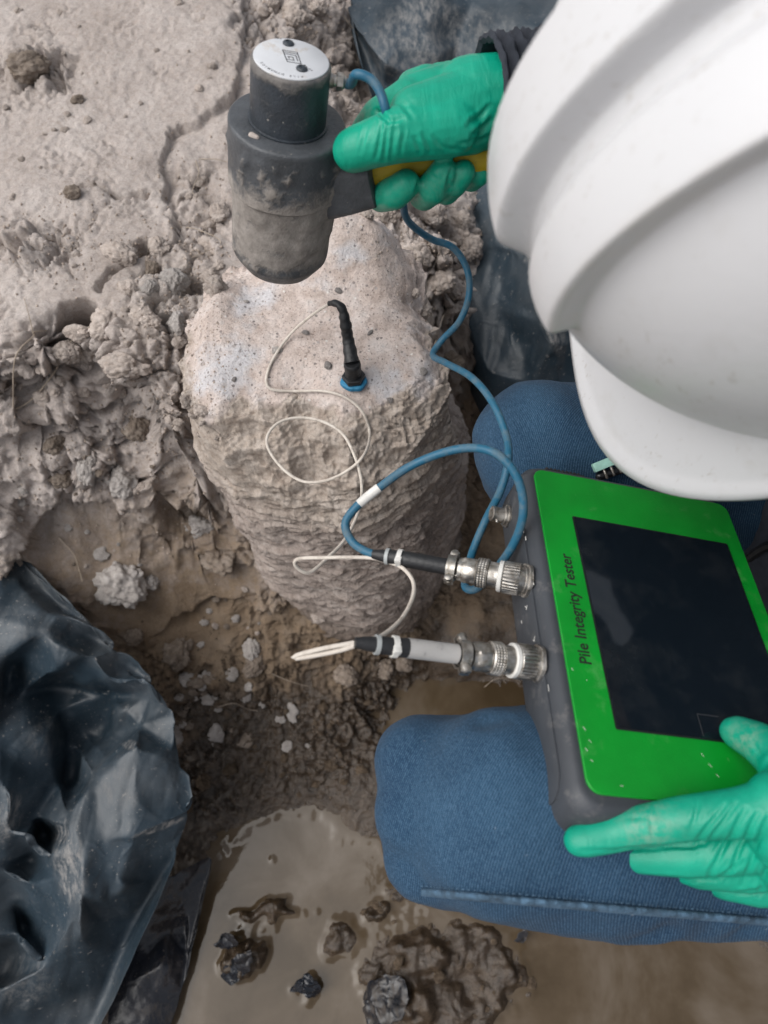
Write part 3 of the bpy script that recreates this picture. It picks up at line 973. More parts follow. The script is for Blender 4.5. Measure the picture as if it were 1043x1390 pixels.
def bvh_of(*objs):
    V, F = [], []
    for o in objs:
        k = len(V)
        mw = np.array(o.matrix_world)
        me = o.data
        v = np.empty(len(me.vertices) * 3, np.float32); me.vertices.foreach_get('co', v)
        v = v.reshape(-1, 3).astype(float) @ mw[:3, :3].T + mw[:3, 3]
        f = np.empty(len(me.loops), np.int32); me.loops.foreach_get('vertex_index', f)
        V += v.tolist()
        F += (f.reshape(-1, 4) + k).tolist()
    return BVHTree.FromPolygons(V, F)
BV = bvh_of(ground, shaft)
def S(px, py, off=0.0):
    """the point of the ground or pile seen at a pixel, lifted towards the eye"""
    r = ray(px, py)
    r = r / np.linalg.norm(r)
    hit = BV.ray_cast(Vector(EYE), Vector(r))
    p = np.array(hit[0]) if hit[0] is not None else W(px, py, 0)
    return p - r * off
def hit_normal(px, py):
    r = ray(px, py)
    h = BV.ray_cast(Vector(EYE), Vector(r).normalized())
    return h[0], h[1], h[3]
def build_water():
    """flat water that climbs a little where it meets the mud"""
    xs = axis_steps(-0.36, 0.36, 0.0026, 1.2)
    ys = axis_steps(-0.30, 0.22, 0.0026, 0.9)
    ys = ys[ys < 0.45]
    gx, gy = np.meshgrid(xs, ys)
    z = np.zeros_like(gx)
    dn = Vector((0, 0, -1))
    for i in range(gx.shape[0]):
        for j in range(gx.shape[1]):
            if -0.37 < gx[i, j] < 0.37 and -0.31 < gy[i, j] < 0.23:
                h = BV.ray_cast(Vector((gx[i, j], gy[i, j], 0.2)), dn, 0.4)[0]
                z[i, j] = h.z if h is not None else 0.0
            else:
                z[i, j] = -0.05
    near = sstep(-0.0075, -0.0005, z)
    k = near.copy()
    for _ in range(2):
        k[1:-1, 1:-1] = (k[1:-1, 1:-1] * 2 + k[:-2, 1:-1] + k[2:, 1:-1] + k[1:-1, :-2] + k[1:-1, 2:]) / 6
    me = mesh_np('puddle_water', np.stack([gx, gy, 0.0026 * k], -1).reshape(-1, 3), grid_faces(len(ys), len(xs)), True)
    o = link('puddle_water', me, MT['water'])
    tag(o, 'opaque brown muddy water pooled in the bottom of the pit', kind='structure')
    return o
water = build_water()
# ------------------------------------------------------------------ hammer
def attr_const(o, **kw):
    for k, v in kw.items():
        a = o.data.attributes.new(k, 'FLOAT', 'POINT')
        n = len(o.data.vertices)
        arr = np.full(n, v, np.float32) if np.isscalar(v) else np.asarray(v, np.float32)
        a.data.foreach_set('value', arr)
    return o

def verts_of(o):
    V = np.empty(len(o.data.vertices) * 3, np.float32)
    o.data.vertices.foreach_get('co', V)
    return V.reshape(-1, 3).astype(float)

H_TOP = D(391, 164, 0.492)           # shoulder of the hammer, on its axis
H_BOT = D(381, 338, 0.578)
H_AX = (H_TOP - H_BOT) / np.linalg.norm(H_TOP - H_BOT)
H_R = 0.0392
def text_mesh(body, size, extrude=0.0001, align='CENTER', bold=0.0):
    cu = bpy.data.curves.new('lettering', 'FONT')
    cu.body = body; cu.size = size; cu.extrude = extrude; cu.align_x = align; cu.align_y = 'CENTER'
    cu.offset = bold
    cu.resolution_u = 3
    o = bpy.data.objects.new('tmp', cu)
    scene.collection.objects.link(o)
    me = bpy.data.meshes.new_from_object(o.evaluated_get(bpy.context.evaluated_depsgraph_get()))
    bpy.data.objects.remove(o)
    return me

def frame_mat(o, ux, uy, uz):
    return Matrix([[ux[0], uy[0], uz[0], o[0]], [ux[1], uy[1], uz[1], o[1]], [ux[2], uy[2], uz[2], o[2]], [0, 0, 0, 1]])

def build_hammer():
    t = thing('test_hammer', H_BOT, 'black muddy steel hammer with white round cap held above the pile', 'hammer')
    L = np.linalg.norm(H_TOP - H_BOT)
    def tex(V):
        return V
    # head : long muddy cylinder with a chamfered striking end
    prof = [(-0.0105, 0.0001), (-0.0105, 0.018), (-0.0105, 0.0270), (-0.0095, 0.0290), (0.0, 0.0350), (0.002, 0.0362)]
    prof += [(a, 0.0366 + 0.0008 * sstep(0.4, 0.6, np.array(a / L))) for a in np.linspace(0.006, L * 0.56, 20)]
    prof += [(L * 0.565, 0.0384), (L * 0.575, H_R)] + [(a, H_R) for a in np.linspace(L * 0.6, L - 0.0016, 14)] + [(L - 0.0006, H_R - 0.0006), (L, H_R - 0.0018), (L, 0.027), (L, 0.0001)]
    mb = MB().lathe(H_BOT, H_AX, prof, 96)
    me = mb.mesh('head')
    o = link('head', me, MT['ham_low'], t)
    finish(o, 0, 35)
    V = verts_of(o)
    h = (V - H_BOT) @ H_AX / L
    n = fbm3(V[:, 0] * 60, V[:, 1] * 60, V[:, 2] * 60, 4, 3)
    crust = sstep(0.15, 0.7, n) * (h > 0.05) * (h < 0.92)
    rad = V - H_BOT - np.outer((V - H_BOT) @ H_AX, H_AX)
    rad /= np.linalg.norm(rad, axis=1)[:, None] + 1e-9
    V2 = V + rad * (0.0014 * crust + 0.0003 * n)[:, None]
    o.data.vertices.foreach_set('co', V2.astype(np.float32).ravel())
    attr_const(o, mud=np.clip(0.55 * sstep(0.86, 0.5, h) + 0.35 * crust + 0.26 - 0.34 * sstep(0.16, 0.05, h), 0, 1))
    # cap
    CL = 0.0390
    CR = 0.0250
    c = MB().lathe(H_TOP, H_AX, [(0.0002, CR + 0.0012), (0.0012, CR + 0.0012), (0.0016, CR)] + [(a, CR) for a in np.linspace(0.004, CL - 0.002, 14)] + [(CL - 0.0008, CR - 0.0004), (CL, CR - 0.0014), (CL, 0.0001)], 80).build('sensor_cap', MT['ham_cap'], t)
    V = verts_of(c)
    h = (V - H_TOP) @ H_AX / CL
    attr_const(c, mud=np.clip(0.30 + 0.42 * sstep(0.74, 0.98, h) + 0.1 * fbm3(V[:, 0] * 50, V[:, 1] * 50, V[:, 2] * 50, 3, 5), 0, 1))
    top = H_TOP + H_AX * CL
    # local axes on the cap: right and away as the camera sees them
    ux = ROT[:, 0] - H_AX * ROT[:, 0].dot(H_AX); ux /= np.linalg.norm(ux)
    uy = np.cross(H_AX, ux)
    disc = MB().lathe(top + H_AX * 0.0001, H_AX, [(0, 0.0001), (0, CR - 0.0016), (0.0006, CR - 0.0017), (0.0009, CR - 0.0021), (0.0009, 0.0001)], 72).build('top_plate', MT['plate'], t)
    def on(x, y, z=0.0011):
        return top + ux * x + uy * y + H_AX * z
    for (x, y) in ((-0.003, 0.0163), (0.0070, -0.0107)):
        sc = MB().lathe(on(x, y, 0.0009), H_AX, [(0, 0.0036), (0.0007, 0.0036), (0.0014, 0.0030), (0.0017, 0.0018), (0.0012, 0.0016), (0.0010, 0.0001)], 20).build('screw', MT['ham_cap'], disc)
        attr_const(sc, mud=0.35)
    # emblem: slanted frame with strokes inside
    m = MB()
    def bar(x0, y0, x1, y1, w=0.00032):
        a, b = np.array([x0, y0]), np.array([x1, y1])
        d = (b - a) / np.linalg.norm(b - a); nrm = np.array([-d[1], d[0]])
        q = (a + b) / 2; hl = np.linalg.norm(b - a) / 2
        m.box(on(q[0], q[1], 0.00104), (ux * d[0] + uy * d[1]) * (hl + w), (ux * nrm[0] + uy * nrm[1]) * w, H_AX * 0.00006)
    c0, c1, c2, c3 = (-0.0060, 0.0078), (0.0030, 0.0078), (0.0062, -0.0048), (-0.0022, -0.0048)
    bar(*c0, *c1); bar(*c1, *c2); bar(*c2, *c3); bar(*c3, *c0)
    bar(-0.0052, 0.0058, 0.0028, 0.0058); bar(-0.0047, 0.0038, 0.0024, 0.0038)
    bar(0.0024, 0.0038, 0.0040, -0.0022); bar(-0.0028, -0.0022, 0.0018, -0.0022); bar(-0.0022, 0.0012, 0.0008, 0.0012); bar(0.0008, 0.0012, 0.0014, -0.0012); bar(-0.0014, -0.0004, -0.0020, 0.0012)
    m.build('emblem', MT['inkgrey'], disc, False)
    # ring lettering, read from the far side
    word = 'PILE DYNAMICS'
    R_ = CR - 0.0046
    for k, ch in enumerate(word):
        if ch == ' ':
            continue
        a = math.radians(-68 - (k - 0) * 6.6)
        me = text_mesh(ch, 0.0026, 0.00004, 'CENTER', 0.00003)
        lo = link('letter', me, MT['inkgrey'], None)
        rx = np.array([math.cos(a), math.sin(a)])
        tang = np.array([rx[1], -rx[0]])
        outw = rx
        lo.matrix_world = frame_mat(on(rx[0] * R_, rx[1] * R_, 0.00105), ux * tang[0] + uy * tang[1], ux * outw[0] + uy * outw[1], H_AX)
        bpy.context.view_layer.update()
        lo.parent = disc
        lo.matrix_parent_inverse = disc.matrix_world.inverted()
    m = MB()
    for (x, y) in ((-0.010, 0.0205), (-0.0082, 0.0209), (0.0085, -0.0055), (0.0095, -0.0070), (0.0118, -0.0090), (0.0130, -0.0102)):
        MB().box(on(x, y, 0.00104), ux * 0.0006, uy * 0.0003, H_AX * 0.00005).build('small_print', MT['inkgrey'], disc, False)
    # sand coloured clot of mud on the shoulder
    def on_ring(px, py):
        r = ray(px, py)
        return EYE + r * ((H_TOP - EYE).dot(H_AX) / r.dot(H_AX))
    cl = MB().cone(on_ring(342, 184), on_ring(349, 187), 0.0022, 0.0017, 10, 5).build('mud_clot', MT['clod'], t)
    # handle
    A0 = D(440, 250, 0.530); A1 = D(511, 244, 0.520)
    hx = (A1 - A0) / np.linalg.norm(A1 - A0)
    hz = H_AX - hx * H_AX.dot(hx); hz /= np.linalg.norm(hz)
    hy = np.cross(hz, hx)
    mb = MB()
    n = 32; ph = np.arange(n) / n * 2 * np.pi
    rings = []
    for s, wy, wz in ((0.0, .0185, .0200), (0.18, .0185, .0200), (0.5, .0172, .0185), (0.9, .0150, .0160), (0.97, .0146, .0156), (1.0, .0132, .0142), (1.0, .0005, .0005)):
        k = (np.abs(np.cos(ph)) ** 5 + np.abs(np.sin(ph)) ** 5) ** (-1 / 5)
        rings.append(A0 + (A1 - A0) * s + (np.cos(ph) * k * wy)[:, None] * hy + (np.sin(ph) * k * wz)[:, None] * hz)
    mb.add(np.vstack(rings), [tuple(f) for f in grid_faces(len(rings), n, True)])
    so = mb.build('handle_socket', MT['ham_low'], t)
    attr_const(so, mud=0.30)
    B0, B1 = D(506, 233, 0.520), D(672, 212, 0.508)
    gx_ = (B1 - B0); Lg = np.linalg.norm(gx_); gx_ /= Lg
    mb = MB()
    rings = []
    for s in np.linspace(0, 1, 24):
        w = 0.0098 + 0.0010 * math.sin(s * 9) * (s < 0.9)
        rings.append(B0 + gx_ * Lg * s + (np.cos(ph) * w * 1.05)[:, None] * np.cross(gx_, hz) + (np.sin(ph) * w * 1.15)[:, None] * hz)
    mb.add(np.vstack(rings), [tuple(f) for f in grid_faces(24, n, True)] + [tuple(range(n))[::-1], tuple(23 * n + k for k in range(n))])
    g = mb.build('handle_grip', MT['yellow'], t)
    # dark soft inlay that runs along the grip
    rings = []
    for s in np.linspace(0.30, 1.02, 16):
        w = 0.0102 + 0.0010 * math.sin(s * 9) * (s < 0.9)
        pp = ph[:10] * 0.5 - 1.15
        rings.append(np.vstack([B0 + gx_ * Lg * s + (np.cos(pp) * w * 1.07)[:, None] * np.cross(gx_, hz) * -1 + (np.sin(pp) * w * 1.17)[:, None] * hz]))
    MB().add(np.vstack(rings), [tuple(f) for f in grid_faces(16, 10)]).build('grip_inlay', MT['rubber'], g)
    # cable gland on the cap
    G0 = top - H_AX * 0.0085 + ux * (CR - 0.001) + uy * 0.0
    gl = MB().lathe(G0, ux + 0.10 * uy, [(0, 0.0042), (0.0025, 0.0042), (0.003, 0.0036), (0.0045, 0.0036), (0.005, 0.0048), (0.0088, 0.0048), (0.0095, 0.004), (0.011, 0.0032), (0.011, 0.0001)], 6 * 4,
                    lambda p, i: 1 + (0.07 * np.cos(6 * p) if i in (4, 5) else 0 * p)).build('cable_gland', MT['steel'], t)
    return t, G0 + ux * 0.010
hammer, GLAND = build_hammer()

# ------------------------------------------------------------------ tester
U = np.array([0.94677251, -0.15013065, -0.28475008])
Vv = np.array([0.08018201, 0.96668806, -0.24307413])
Nn = np.array([0.31175738, 0.20730407, 0.92727146])
UO = np.array([0.10971756, 0.25477507, 0.7784415])
def up(x, y, z=0.0):
    return UO + U * x + Vv * y + Nn * z
UW, UL = 0.1569, 0.2315
def rounded_rect(x0, x1, y0, y1, r, k=6):
    P = []
    for cx, cy, a0 in ((x1 - r, y1 - r, 0), (x0 + r, y1 - r, 90), (x0 + r, y0 + r, 180), (x1 - r, y0 + r, 270)):
        for i in range(k + 1):
            a = math.radians(a0 + 90 * i / k)
            P.append((cx + r * math.cos(a), cy + r * math.sin(a)))
    return P
def slab(loops):
    """loops: list of (outline, z); same count of points each"""
    m = MB()
    n = len(loops[0][0])
    V = [up(x, y, z) for (pl, z) in loops for (x, y) in pl]
    F = [tuple(f) for f in grid_faces(len(loops), n, True)]
    F += [tuple(range(n))[::-1], tuple((len(loops) - 1) * n + i for i in range(n))]
    return m.add(V, F)
def build_tester():
    t = thing('pile_tester', up(UW / 2, -UL / 2, -0.048), 'green and grey handheld tester with black screen resting across the knees', 'tester')
    rr = lambda g, r: rounded_rect(-0.009 - g, UW + 0.006 + g, -UL - 0.012 - g, 0.008 + g, r)
    body = slab([(rr(-0.012, 0.010), -0.049), (rr(-0.005, 0.013), -0.048), (rr(-0.001, 0.015), -0.044), (rr(0.0, 0.016), -0.036), (rr(0.0, 0.016), -0.012), (rr(-0.0012, 0.0155), -0.006), (rr(-0.004, 0.014), -0.0022), (rr(-0.0062, 0.012), -0.0010), (rr(-0.0075, 0.011), -0.0010)]).build('housing', MT['case'], t)
    face = slab([(rounded_rect(0, UW, -UL, 0, 0.008), -0.0012), (rounded_rect(0, UW, -UL, 0, 0.008), 0.0002), (rounded_rect(0.0003, UW - 0.0003, -UL + 0.0003, -0.0003, 0.0078), 0.0005)]).build('faceplate', MT['green'], t)
    sx0, sx1, sy0, sy1 = 0.0245, UW - 0.0133, -0.1932, -0.041
    slab([(rounded_rect(sx0 - 0.0012, sx1 + 0.0012, sy0 - 0.0012, sy1 + 0.0012, 0.0012), 0.0003), (rounded_rect(sx0 - 0.0012, sx1 + 0.0012, sy0 - 0.0012, sy1 + 0.0012, 0.0012), 0.0008), (rounded_rect(sx0 - 0.0003, sx1 + 0.0003, sy0 - 0.0003, sy1 + 0.0003, 0.001), 0.0009)]).build('screen_bezel', MT['black'], t)
    sc = slab([(rounded_rect(sx0, sx1, sy0, sy1, 0.0008), 0.0006), (rounded_rect(sx0, sx1, sy0, sy1, 0.0008), 0.0013)]).build('screen', MT['screen'], t, False)
    # small marked square in the corner of the screen
    m = MB()
    m.box(up(0.0785, -0.1855, 0.00135), U * 0.00018, Vv * 0.0068, Nn * 0.00004)
    m.box(up(0.0855, -0.1788, 0.00135), U * 0.007, Vv * 0.00018, Nn * 0.00004)
    m.build('screen_mark', MT['inkgrey'], sc, False)
    # printed name along the left border
    me = text_mesh('Pile Integrity Tester', 0.0108, 0.00004, 'CENTER', 0.00018)
    lo = link('lettering', me, MT['ink'], None)
    s = 0.0835
    lo.matrix_world = frame_mat(up(0.0128, -0.1145, 0.0006), Vv, -U, Nn) @ Matrix.Diagonal((s / 0.0835, 1.0, 1.0, 1.0))
    w = lo.dimensions.x
    bpy.context.view_layer.update()
    lo.matrix_world = frame_mat(up(0.0128, -0.1150, 0.0006), Vv, -U, Nn) @ Matrix.Diagonal((0.0810 / max(lo.dimensions.x, 1e-4), 1.0, 1.0, 1.0))
    bpy.context.view_layer.update()
    lo.parent = t; lo.matrix_parent_inverse = t.matrix_world.inverted()
    # recessed side panel where the sockets sit: stadium plate
    pn = rounded_rect(-0.2300, -0.006, -0.0400, -0.0100, 0.0149, 8)
    m = MB(); V = []
    for g, uo in ((0.0, -0.0086), (0.0, -0.0098), (0.0006, -0.0100)):
        cx, cy = -0.118, -0.025
        V += [UO + U * uo + Vv * (cx + (a - cx) * (1 - g * 6)) + Nn * (cy + (b - cy) * (1 - g * 30)) for a, b in pn]
    n = len(pn)
    m.add(V, [tuple(f) for f in grid_faces(3, n, True)] + [tuple(range(n))[::-1], tuple(2 * n + i for i in range(n))])
    m.build('side_plate', MT['case'], t)
    # sockets
    def pan(v, nn, u=-0.0098):
        return UO + U * u + Vv * v + Nn * nn
    for (v, nn) in ((-0.0895, -0.0150), (-0.1500, -0.0150)):
        so = MB().lathe(pan(v, nn), -U, [(0, 0.0112), (0.0022, 0.0112), (0.0026, 0.0106), (0.0026, 0.0098), (0.004, 0.0098), (0.0045, 0.0090), (0.011, 0.0090), (0.011, 0.0001)], 36,
                        lambda p, i: 1 + (0.05 * np.cos(6 * p) if i < 3 else 0 * p)).build('socket', MT['steel'], t)
    bn = MB().lathe(pan(-0.0225, -0.030), -U, [(0, 0.0085), (0.0016, 0.0085), (0.002, 0.0068), (0.0035, 0.0068), (0.004, 0.0056), (0.0125, 0.0056), (0.013, 0.0050), (0.013, 0.0036), (0.006, 0.0034), (0.006, 0.0001)], 30,
                    lambda p, i: 1 + (0.06 * np.cos(6 * p) if i in (0, 1) else 0 * p)).build('coaxial_socket', MT['steel'], t)
    m = MB()
    for s in (-1, 1):
        m.cone(pan(-0.0225, -0.030, -0.0190) + Vv * s * 0.005, pan(-0.0225, -0.030, -0.0190) + Vv * s * 0.0068, 0.0011, 0.0010, 8, 3)
    m.build('bayonet_pin', MT['steel'], bn)
    # ribbed strap lug on the far edge
    m = MB()
    for k in range(9):
        m.tube([up(0.018 + k * 0.0032, 0.009, -0.014), up(0.018 + k * 0.0032, 0.0145, -0.011), up(0.018 + k * 0.0032, 0.0135, -0.030)], 0.0014, 8)
    m.box(up(0.031, 0.0095, -0.02), U * 0.016, Vv * 0.003, Nn * 0.011)
    m.build('ribbed_lug', MT['rubber'], t)
    # flat black patch painting the shade of a finger opening in the near edge
    m = MB()
    m.add([up(x, -UL - 0.0124 - 0.0003, z) for x, z in rounded_rect(0.030, 0.085, -0.036, -0.012, 0.0119, 8)], [tuple(range(36))])
    m.build('edge_opening_shade', MT['black'], t, False)
    # pale chips along the worn edges and printed ticks by the sockets
    m = MB()
    r = random.Random(3)
    def chip(name, mat, m):
        m.build(name, MT[mat], t, False)
    for (v, nn, a, b) in ((-0.060, -0.0075, .0022, .0008), (-0.052, -0.009, .003, .0009), (-0.098, -0.006, .0012, .0006), (-0.112, -0.030, .0015, .0005), (-0.030, -0.0085, .004, .0007), (-0.17, -0.007, .003, .0004), (-0.2, -0.034, .005, .0004)):
        chip('paint_chip', 'whitep', MB().box(pan(v, nn, -0.0101), Vv * a * .7, Nn * b * .6, U * 0.00008))
    for (v, nn, d) in ((-0.107, -0.020, 1), (-0.1335, -0.0165, -1)):
        m = MB()
        m.box(pan(v, nn, -0.01012), (Vv * 1 + Nn * .9 * d) * 0.0011, (Vv * -.9 * d + Nn) * 0.0002, U * 0.00006)
        m.box(pan(v + 0.0011, nn - 0.0011 * d, -0.01012), (Vv * 1 - Nn * .9 * d) * 0.0011, (Vv * .9 * d + Nn) * 0.0002, U * 0.00006)
        chip('printed_tick', 'whitep', m)
    # scraped, chalky chips on the green border
    m = MB()
    for (x, y, a, b, l) in ((.004, -.196, .0008, -.0012, .0035), (.006, -.203, .001, -.001, .003), (.003, -.208, .001, -.0012, .003), (.005, -.214, .0012, -.001, .0025), (.02, -.226, .001, .0, .003), (.003, -.160, .0006, -.001, .003), (.011, -.166, .0012, .0004, .0012), (.075, -.2035, .0007, -.0012, .003), (.078, -.209, .0009, -.001, .004), (.081, -.2145, .001, -.001, .003)):
        d = np.array([a, b]); d /= np.linalg.norm(d)
        chip('scratch', 'whitep', MB().box(up(x, y, 0.00054), (U * d[0] + Vv * d[1]) * l / 3, (U * -d[1] + Vv * d[0]) * 0.00013, Nn * 0.00004))
    return t
tester = build_tester()

# ------------------------------------------------------------------ plugs and cables
def build_plug(v, nn, label, tailpx, taild, sleeve_white):
    P0 = UO + U * -0.0145 + Vv * v + Nn * nn
    tail = D(*tailpx, taild)
    ax = tail - P0; L = np.linalg.norm(ax); ax /= L
    t = thing('cable_plug', P0, label, 'cable plug', 'cable plugs screwed into the tester')
    kn = lambda N, a: (lambda p, i: 1 + a * np.sign(np.cos(N * p)))
    MB().lathe(P0, ax, [(0, 0.0001), (0, 0.0098), (0.0006, 0.0104), (0.0105, 0.0104), (0.0112, 0.0096), (0.0112, 0.0001)], 96, lambda p, i: 1 + (0.03 * np.cos(32 * p) if 1 < i < 4 else 0 * p)).build('coupling_ring', MT['steel'], t)
    MB().lathe(P0 + ax * 0.0113, ax, [(0, 0.0001), (0, 0.0098), (0.0004, 0.0104), (0.0026, 0.0104), (0.003, 0.0098), (0.003, 0.0001)], 40).build('white_washer', MT['whitep'], t)
    MB().lathe(P0 + ax * 0.0144, ax, [(0, 0.0001), (0, 0.0086), (0.0062, 0.0086), (0.0064, 0.0001)], 40).build('barrel', MT['steel'], t)
    MB().lathe(P0 + ax * 0.0209, ax, [(0, 0.0001), (0, 0.0092), (0.0004, 0.0097)] + [(0.0006 + 0.00095 * k, 0.0099 if k % 2 else 0.0094) for k in range(8)] + [(0.008, 0.0092), (0.008, 0.0001)], 120, lambda p, i: 1 + (0.025 * np.cos(40 * p) if 1 < i < 10 else 0 * p)).build('knurled_ring', MT['steel'], t)
    MB().lathe(P0 + ax * 0.029, ax, [(0, 0.0001), (0, 0.0082), (0.001, 0.0086), (0.0085, 0.0086), (0.0095, 0.0078), (0.0118, 0.0078), (0.0118, 0.0001)], 40, lambda p, i: 1 + (0.03 * np.cos(8 * p) if 1 < i < 4 else 0 * p)).build('back_shell', MT['steel'], t)
    # saddle clamp with two screws, lying across the axis
    Q = P0 + ax * 0.0455
    sd = Vv - ax * Vv.dot(ax); sd /= np.linalg.norm(sd)
    up_ = np.cross(ax, sd)
    if up_.dot(EYE - Q) < 0: up_ = -up_
    m = MB()
    for s in (-1, 1):
        n = 14
        rings = []
        for a in np.linspace(-1, 1, n):
            y = a * 0.0118
            zc = s * (0.0005 + 0.0058 * math.sqrt(max(0, 1 - min(1, abs(a) / 0.66) ** 2)))
            for q in ((-0.003, 0), (0.003, 0), (0.003, s * 0.0022), (-0.003, s * 0.0022)):
                rings.append(Q + sd * y + up_ * (zc + q[1]) + ax * q[0])
        m.add(rings, [tuple(f) for f in grid_faces(n, 4, True)] + [(0, 1, 2, 3), tuple(range(4 * n - 4, 4 * n))])
    cl = m.build('cable_clamp', MT['steel'], t, True, 0, 30)
    for s in (-1, 1):
        MB().lathe(Q + sd * s * 0.0098 - up_ * 0.004, up_, [(0, 0.0018), (0.0062, 0.0018), (0.0062, 0.0028), (0.0078, 0.0028), (0.0084, 0.002), (0.0084, 0.0001)], 18).build('clamp_screw', MT['steel'], cl)
    m = MB()
    for s in (-0.0022, 0.0022):
        m.tube([P0 + ax * 0.040 + sd * s * 2.4, Q + ax * 0.002 + sd * s * 2.6], 0.0011, 8)
    m.build('clamp_arm', MT['steel'], t)
    # black sleeve sagging a little to the tail
    m = MB()
    A = Q + ax * 0.001
    pts = spline([A, A + (tail - A) * 0.5 + np.array([0, 0, 0.0008]), tail], 26)
    rads = np.interp(np.linspace(0, 1, 26), [0, 0.55, 0.6, 0.78, 0.8, 0.9, 1.0], [0.0056, 0.0056, 0.0053, 0.0050, 0.0046, 0.0040, 0.0030])
    slv = m.tube(pts, rads, 22).build('heat_shrink_sleeve', MT['rubber'], t)
    if sleeve_white:
        MB().tube(spline([pts[1], pts[8], pts[13]], 12), 0.00575, 24).build('printed_sleeve', MT['sleeve'], t)
    for f, mat, w in ((0.66, 'whitep', 0.0016), (0.80, 'tie', 0.0012)):
        k = int(f * 25)
        d = pts[k + 1] - pts[k - 1]; d /= np.linalg.norm(d)
        tie = MB().lathe(pts[k] - d * w, d, [(0, 0.0001), (0, rads[k] + 0.0011), (2 * w, rads[k] + 0.0011), (2 * w, 0.0001)], 26).build('cable_tie', MT[mat], t)
        if mat == 'whitep':
            MB().box(pts[k] + (sd * -0.6 + up_ * 0.5) * (rads[k] + 0.0016), d * 0.0022, sd * 0.0022, up_ * 0.002).build('tie_head', MT[mat], tie, True, 0.0005)
    return t, tail, ax
plug_a, TAIL_A, AX_A = build_plug(-0.0895, -0.0150, 'metal cable plug on the looping blue cable, in the upper socket of the tester', (506, 752), 0.510, False)
plug_b, TAIL_B, AX_B = build_plug(-0.1500, -0.0150, 'metal cable plug with pale printed sleeve on the white wire, in the lower socket', (482, 872), 0.415, True)

def cable(name, pts, r, mat, label, cat, n=260, seg=12):
    P = spline(pts, n)
    o = MB().tube(P, r, seg).build(name, MT[mat], None)
    tag(o, label, cat)
    return o, P
blue_pts = [GLAND, GLAND + (GLAND - H_TOP - H_AX * 0.0305) * 0.12, D(484, 101, .458), D(504, 108, .457), D(517, 127, .458), D(526, 156, .463), D(538, 190, .490), D(552, 235, .545),
            D(548, 278, .590), D(556, 302, .615), D(585, 324, .635), D(615, 336, .640), D(634, 365, .645), D(637, 400, .650), D(624, 436, .660), D(600, 462, .675), D(588, 482, .672),
            D(606, 493, .640), D(640, 512, .600), D(668, 545, .575), D(687, 590, .560), D(690, 625, .545), D(680, 665, .545), D(660, 705, .560), D(643, 745, .560),
            D(634, 778, .545), D(632, 797, .535), D(645, 800, .530), D(662, 785, .525), D(680, 765, .515), D(699, 735, .505), D(710, 700, .495), D(708, 665, .490), D(695, 636, .488), D(672, 615, .490), D(640, 608, .500), D(600, 615, .510), D(555, 634, .520), D(515, 662, .523), D(484, 688, .525), D(469, 711, .524), D(478, 735, .520), D(498, 749, .514), TAIL_A + AX_A * -0.006]
blue_o, blue_P = cable('blue_cable', blue_pts, 0.0030, 'blue', 'long blue cable looping from the hammer cap to the upper plug of the tester', 'cable', 420)
# white printed band near the end of the loop
_px, _py = to_px(blue_P)
sel = [i for i in range(250, 420) if 486 < _px[i] < 517 and 655 < _py[i] < 692]
if len(sel) > 3:
    MB().tube(blue_P[sel[0]:sel[-1] + 1], 0.0034, 16).build('marker_band', MT['whitep'], blue_o)
white_pts = [D(446, 413, .655), D(425, 427, .672), S(398, 450, .010), S(374, 482, .004), S(362, 512, .003), S(368, 528, .003), S(400, 531, .003), S(440, 531, .004), S(472, 541, .005), S(494, 562, .006), S(502, 590, .008), D(494, 618, .640),
             D(470, 640, .645), D(440, 653, .650), D(410, 653, .655), D(384, 636, .660), D(365, 610, .665), D(364, 590, .668), D(380, 573, .672), D(408, 567, .675), D(440, 573, .672), D(466, 590, .665), D(482, 620, .650), D(491, 655, .630), D(488, 690, .600), D(470, 730, .570), D(445, 757, .550),
             D(420, 777, .540), D(403, 770, .535), D(404, 759, .530), D(440, 757, .520), D(500, 757, .512), D(528, 763, .506), D(548, 772, .500), D(561, 790, .490), D(560, 812, .475), D(545, 840, .455), D(520, 862, .432), D(500, 868, .420),
             D(478, 873, .418), D(440, 880, .420), D(405, 889, .424), D(400, 894, .425), D(432, 889, .422), D(465, 882, .419), TAIL_B + AX_B * -0.004]
cable('white_wire', white_pts, 0.00135, 'white', 'thin white wire looped over the pile from the sensor to the lower plug', 'wire', 420, 8)

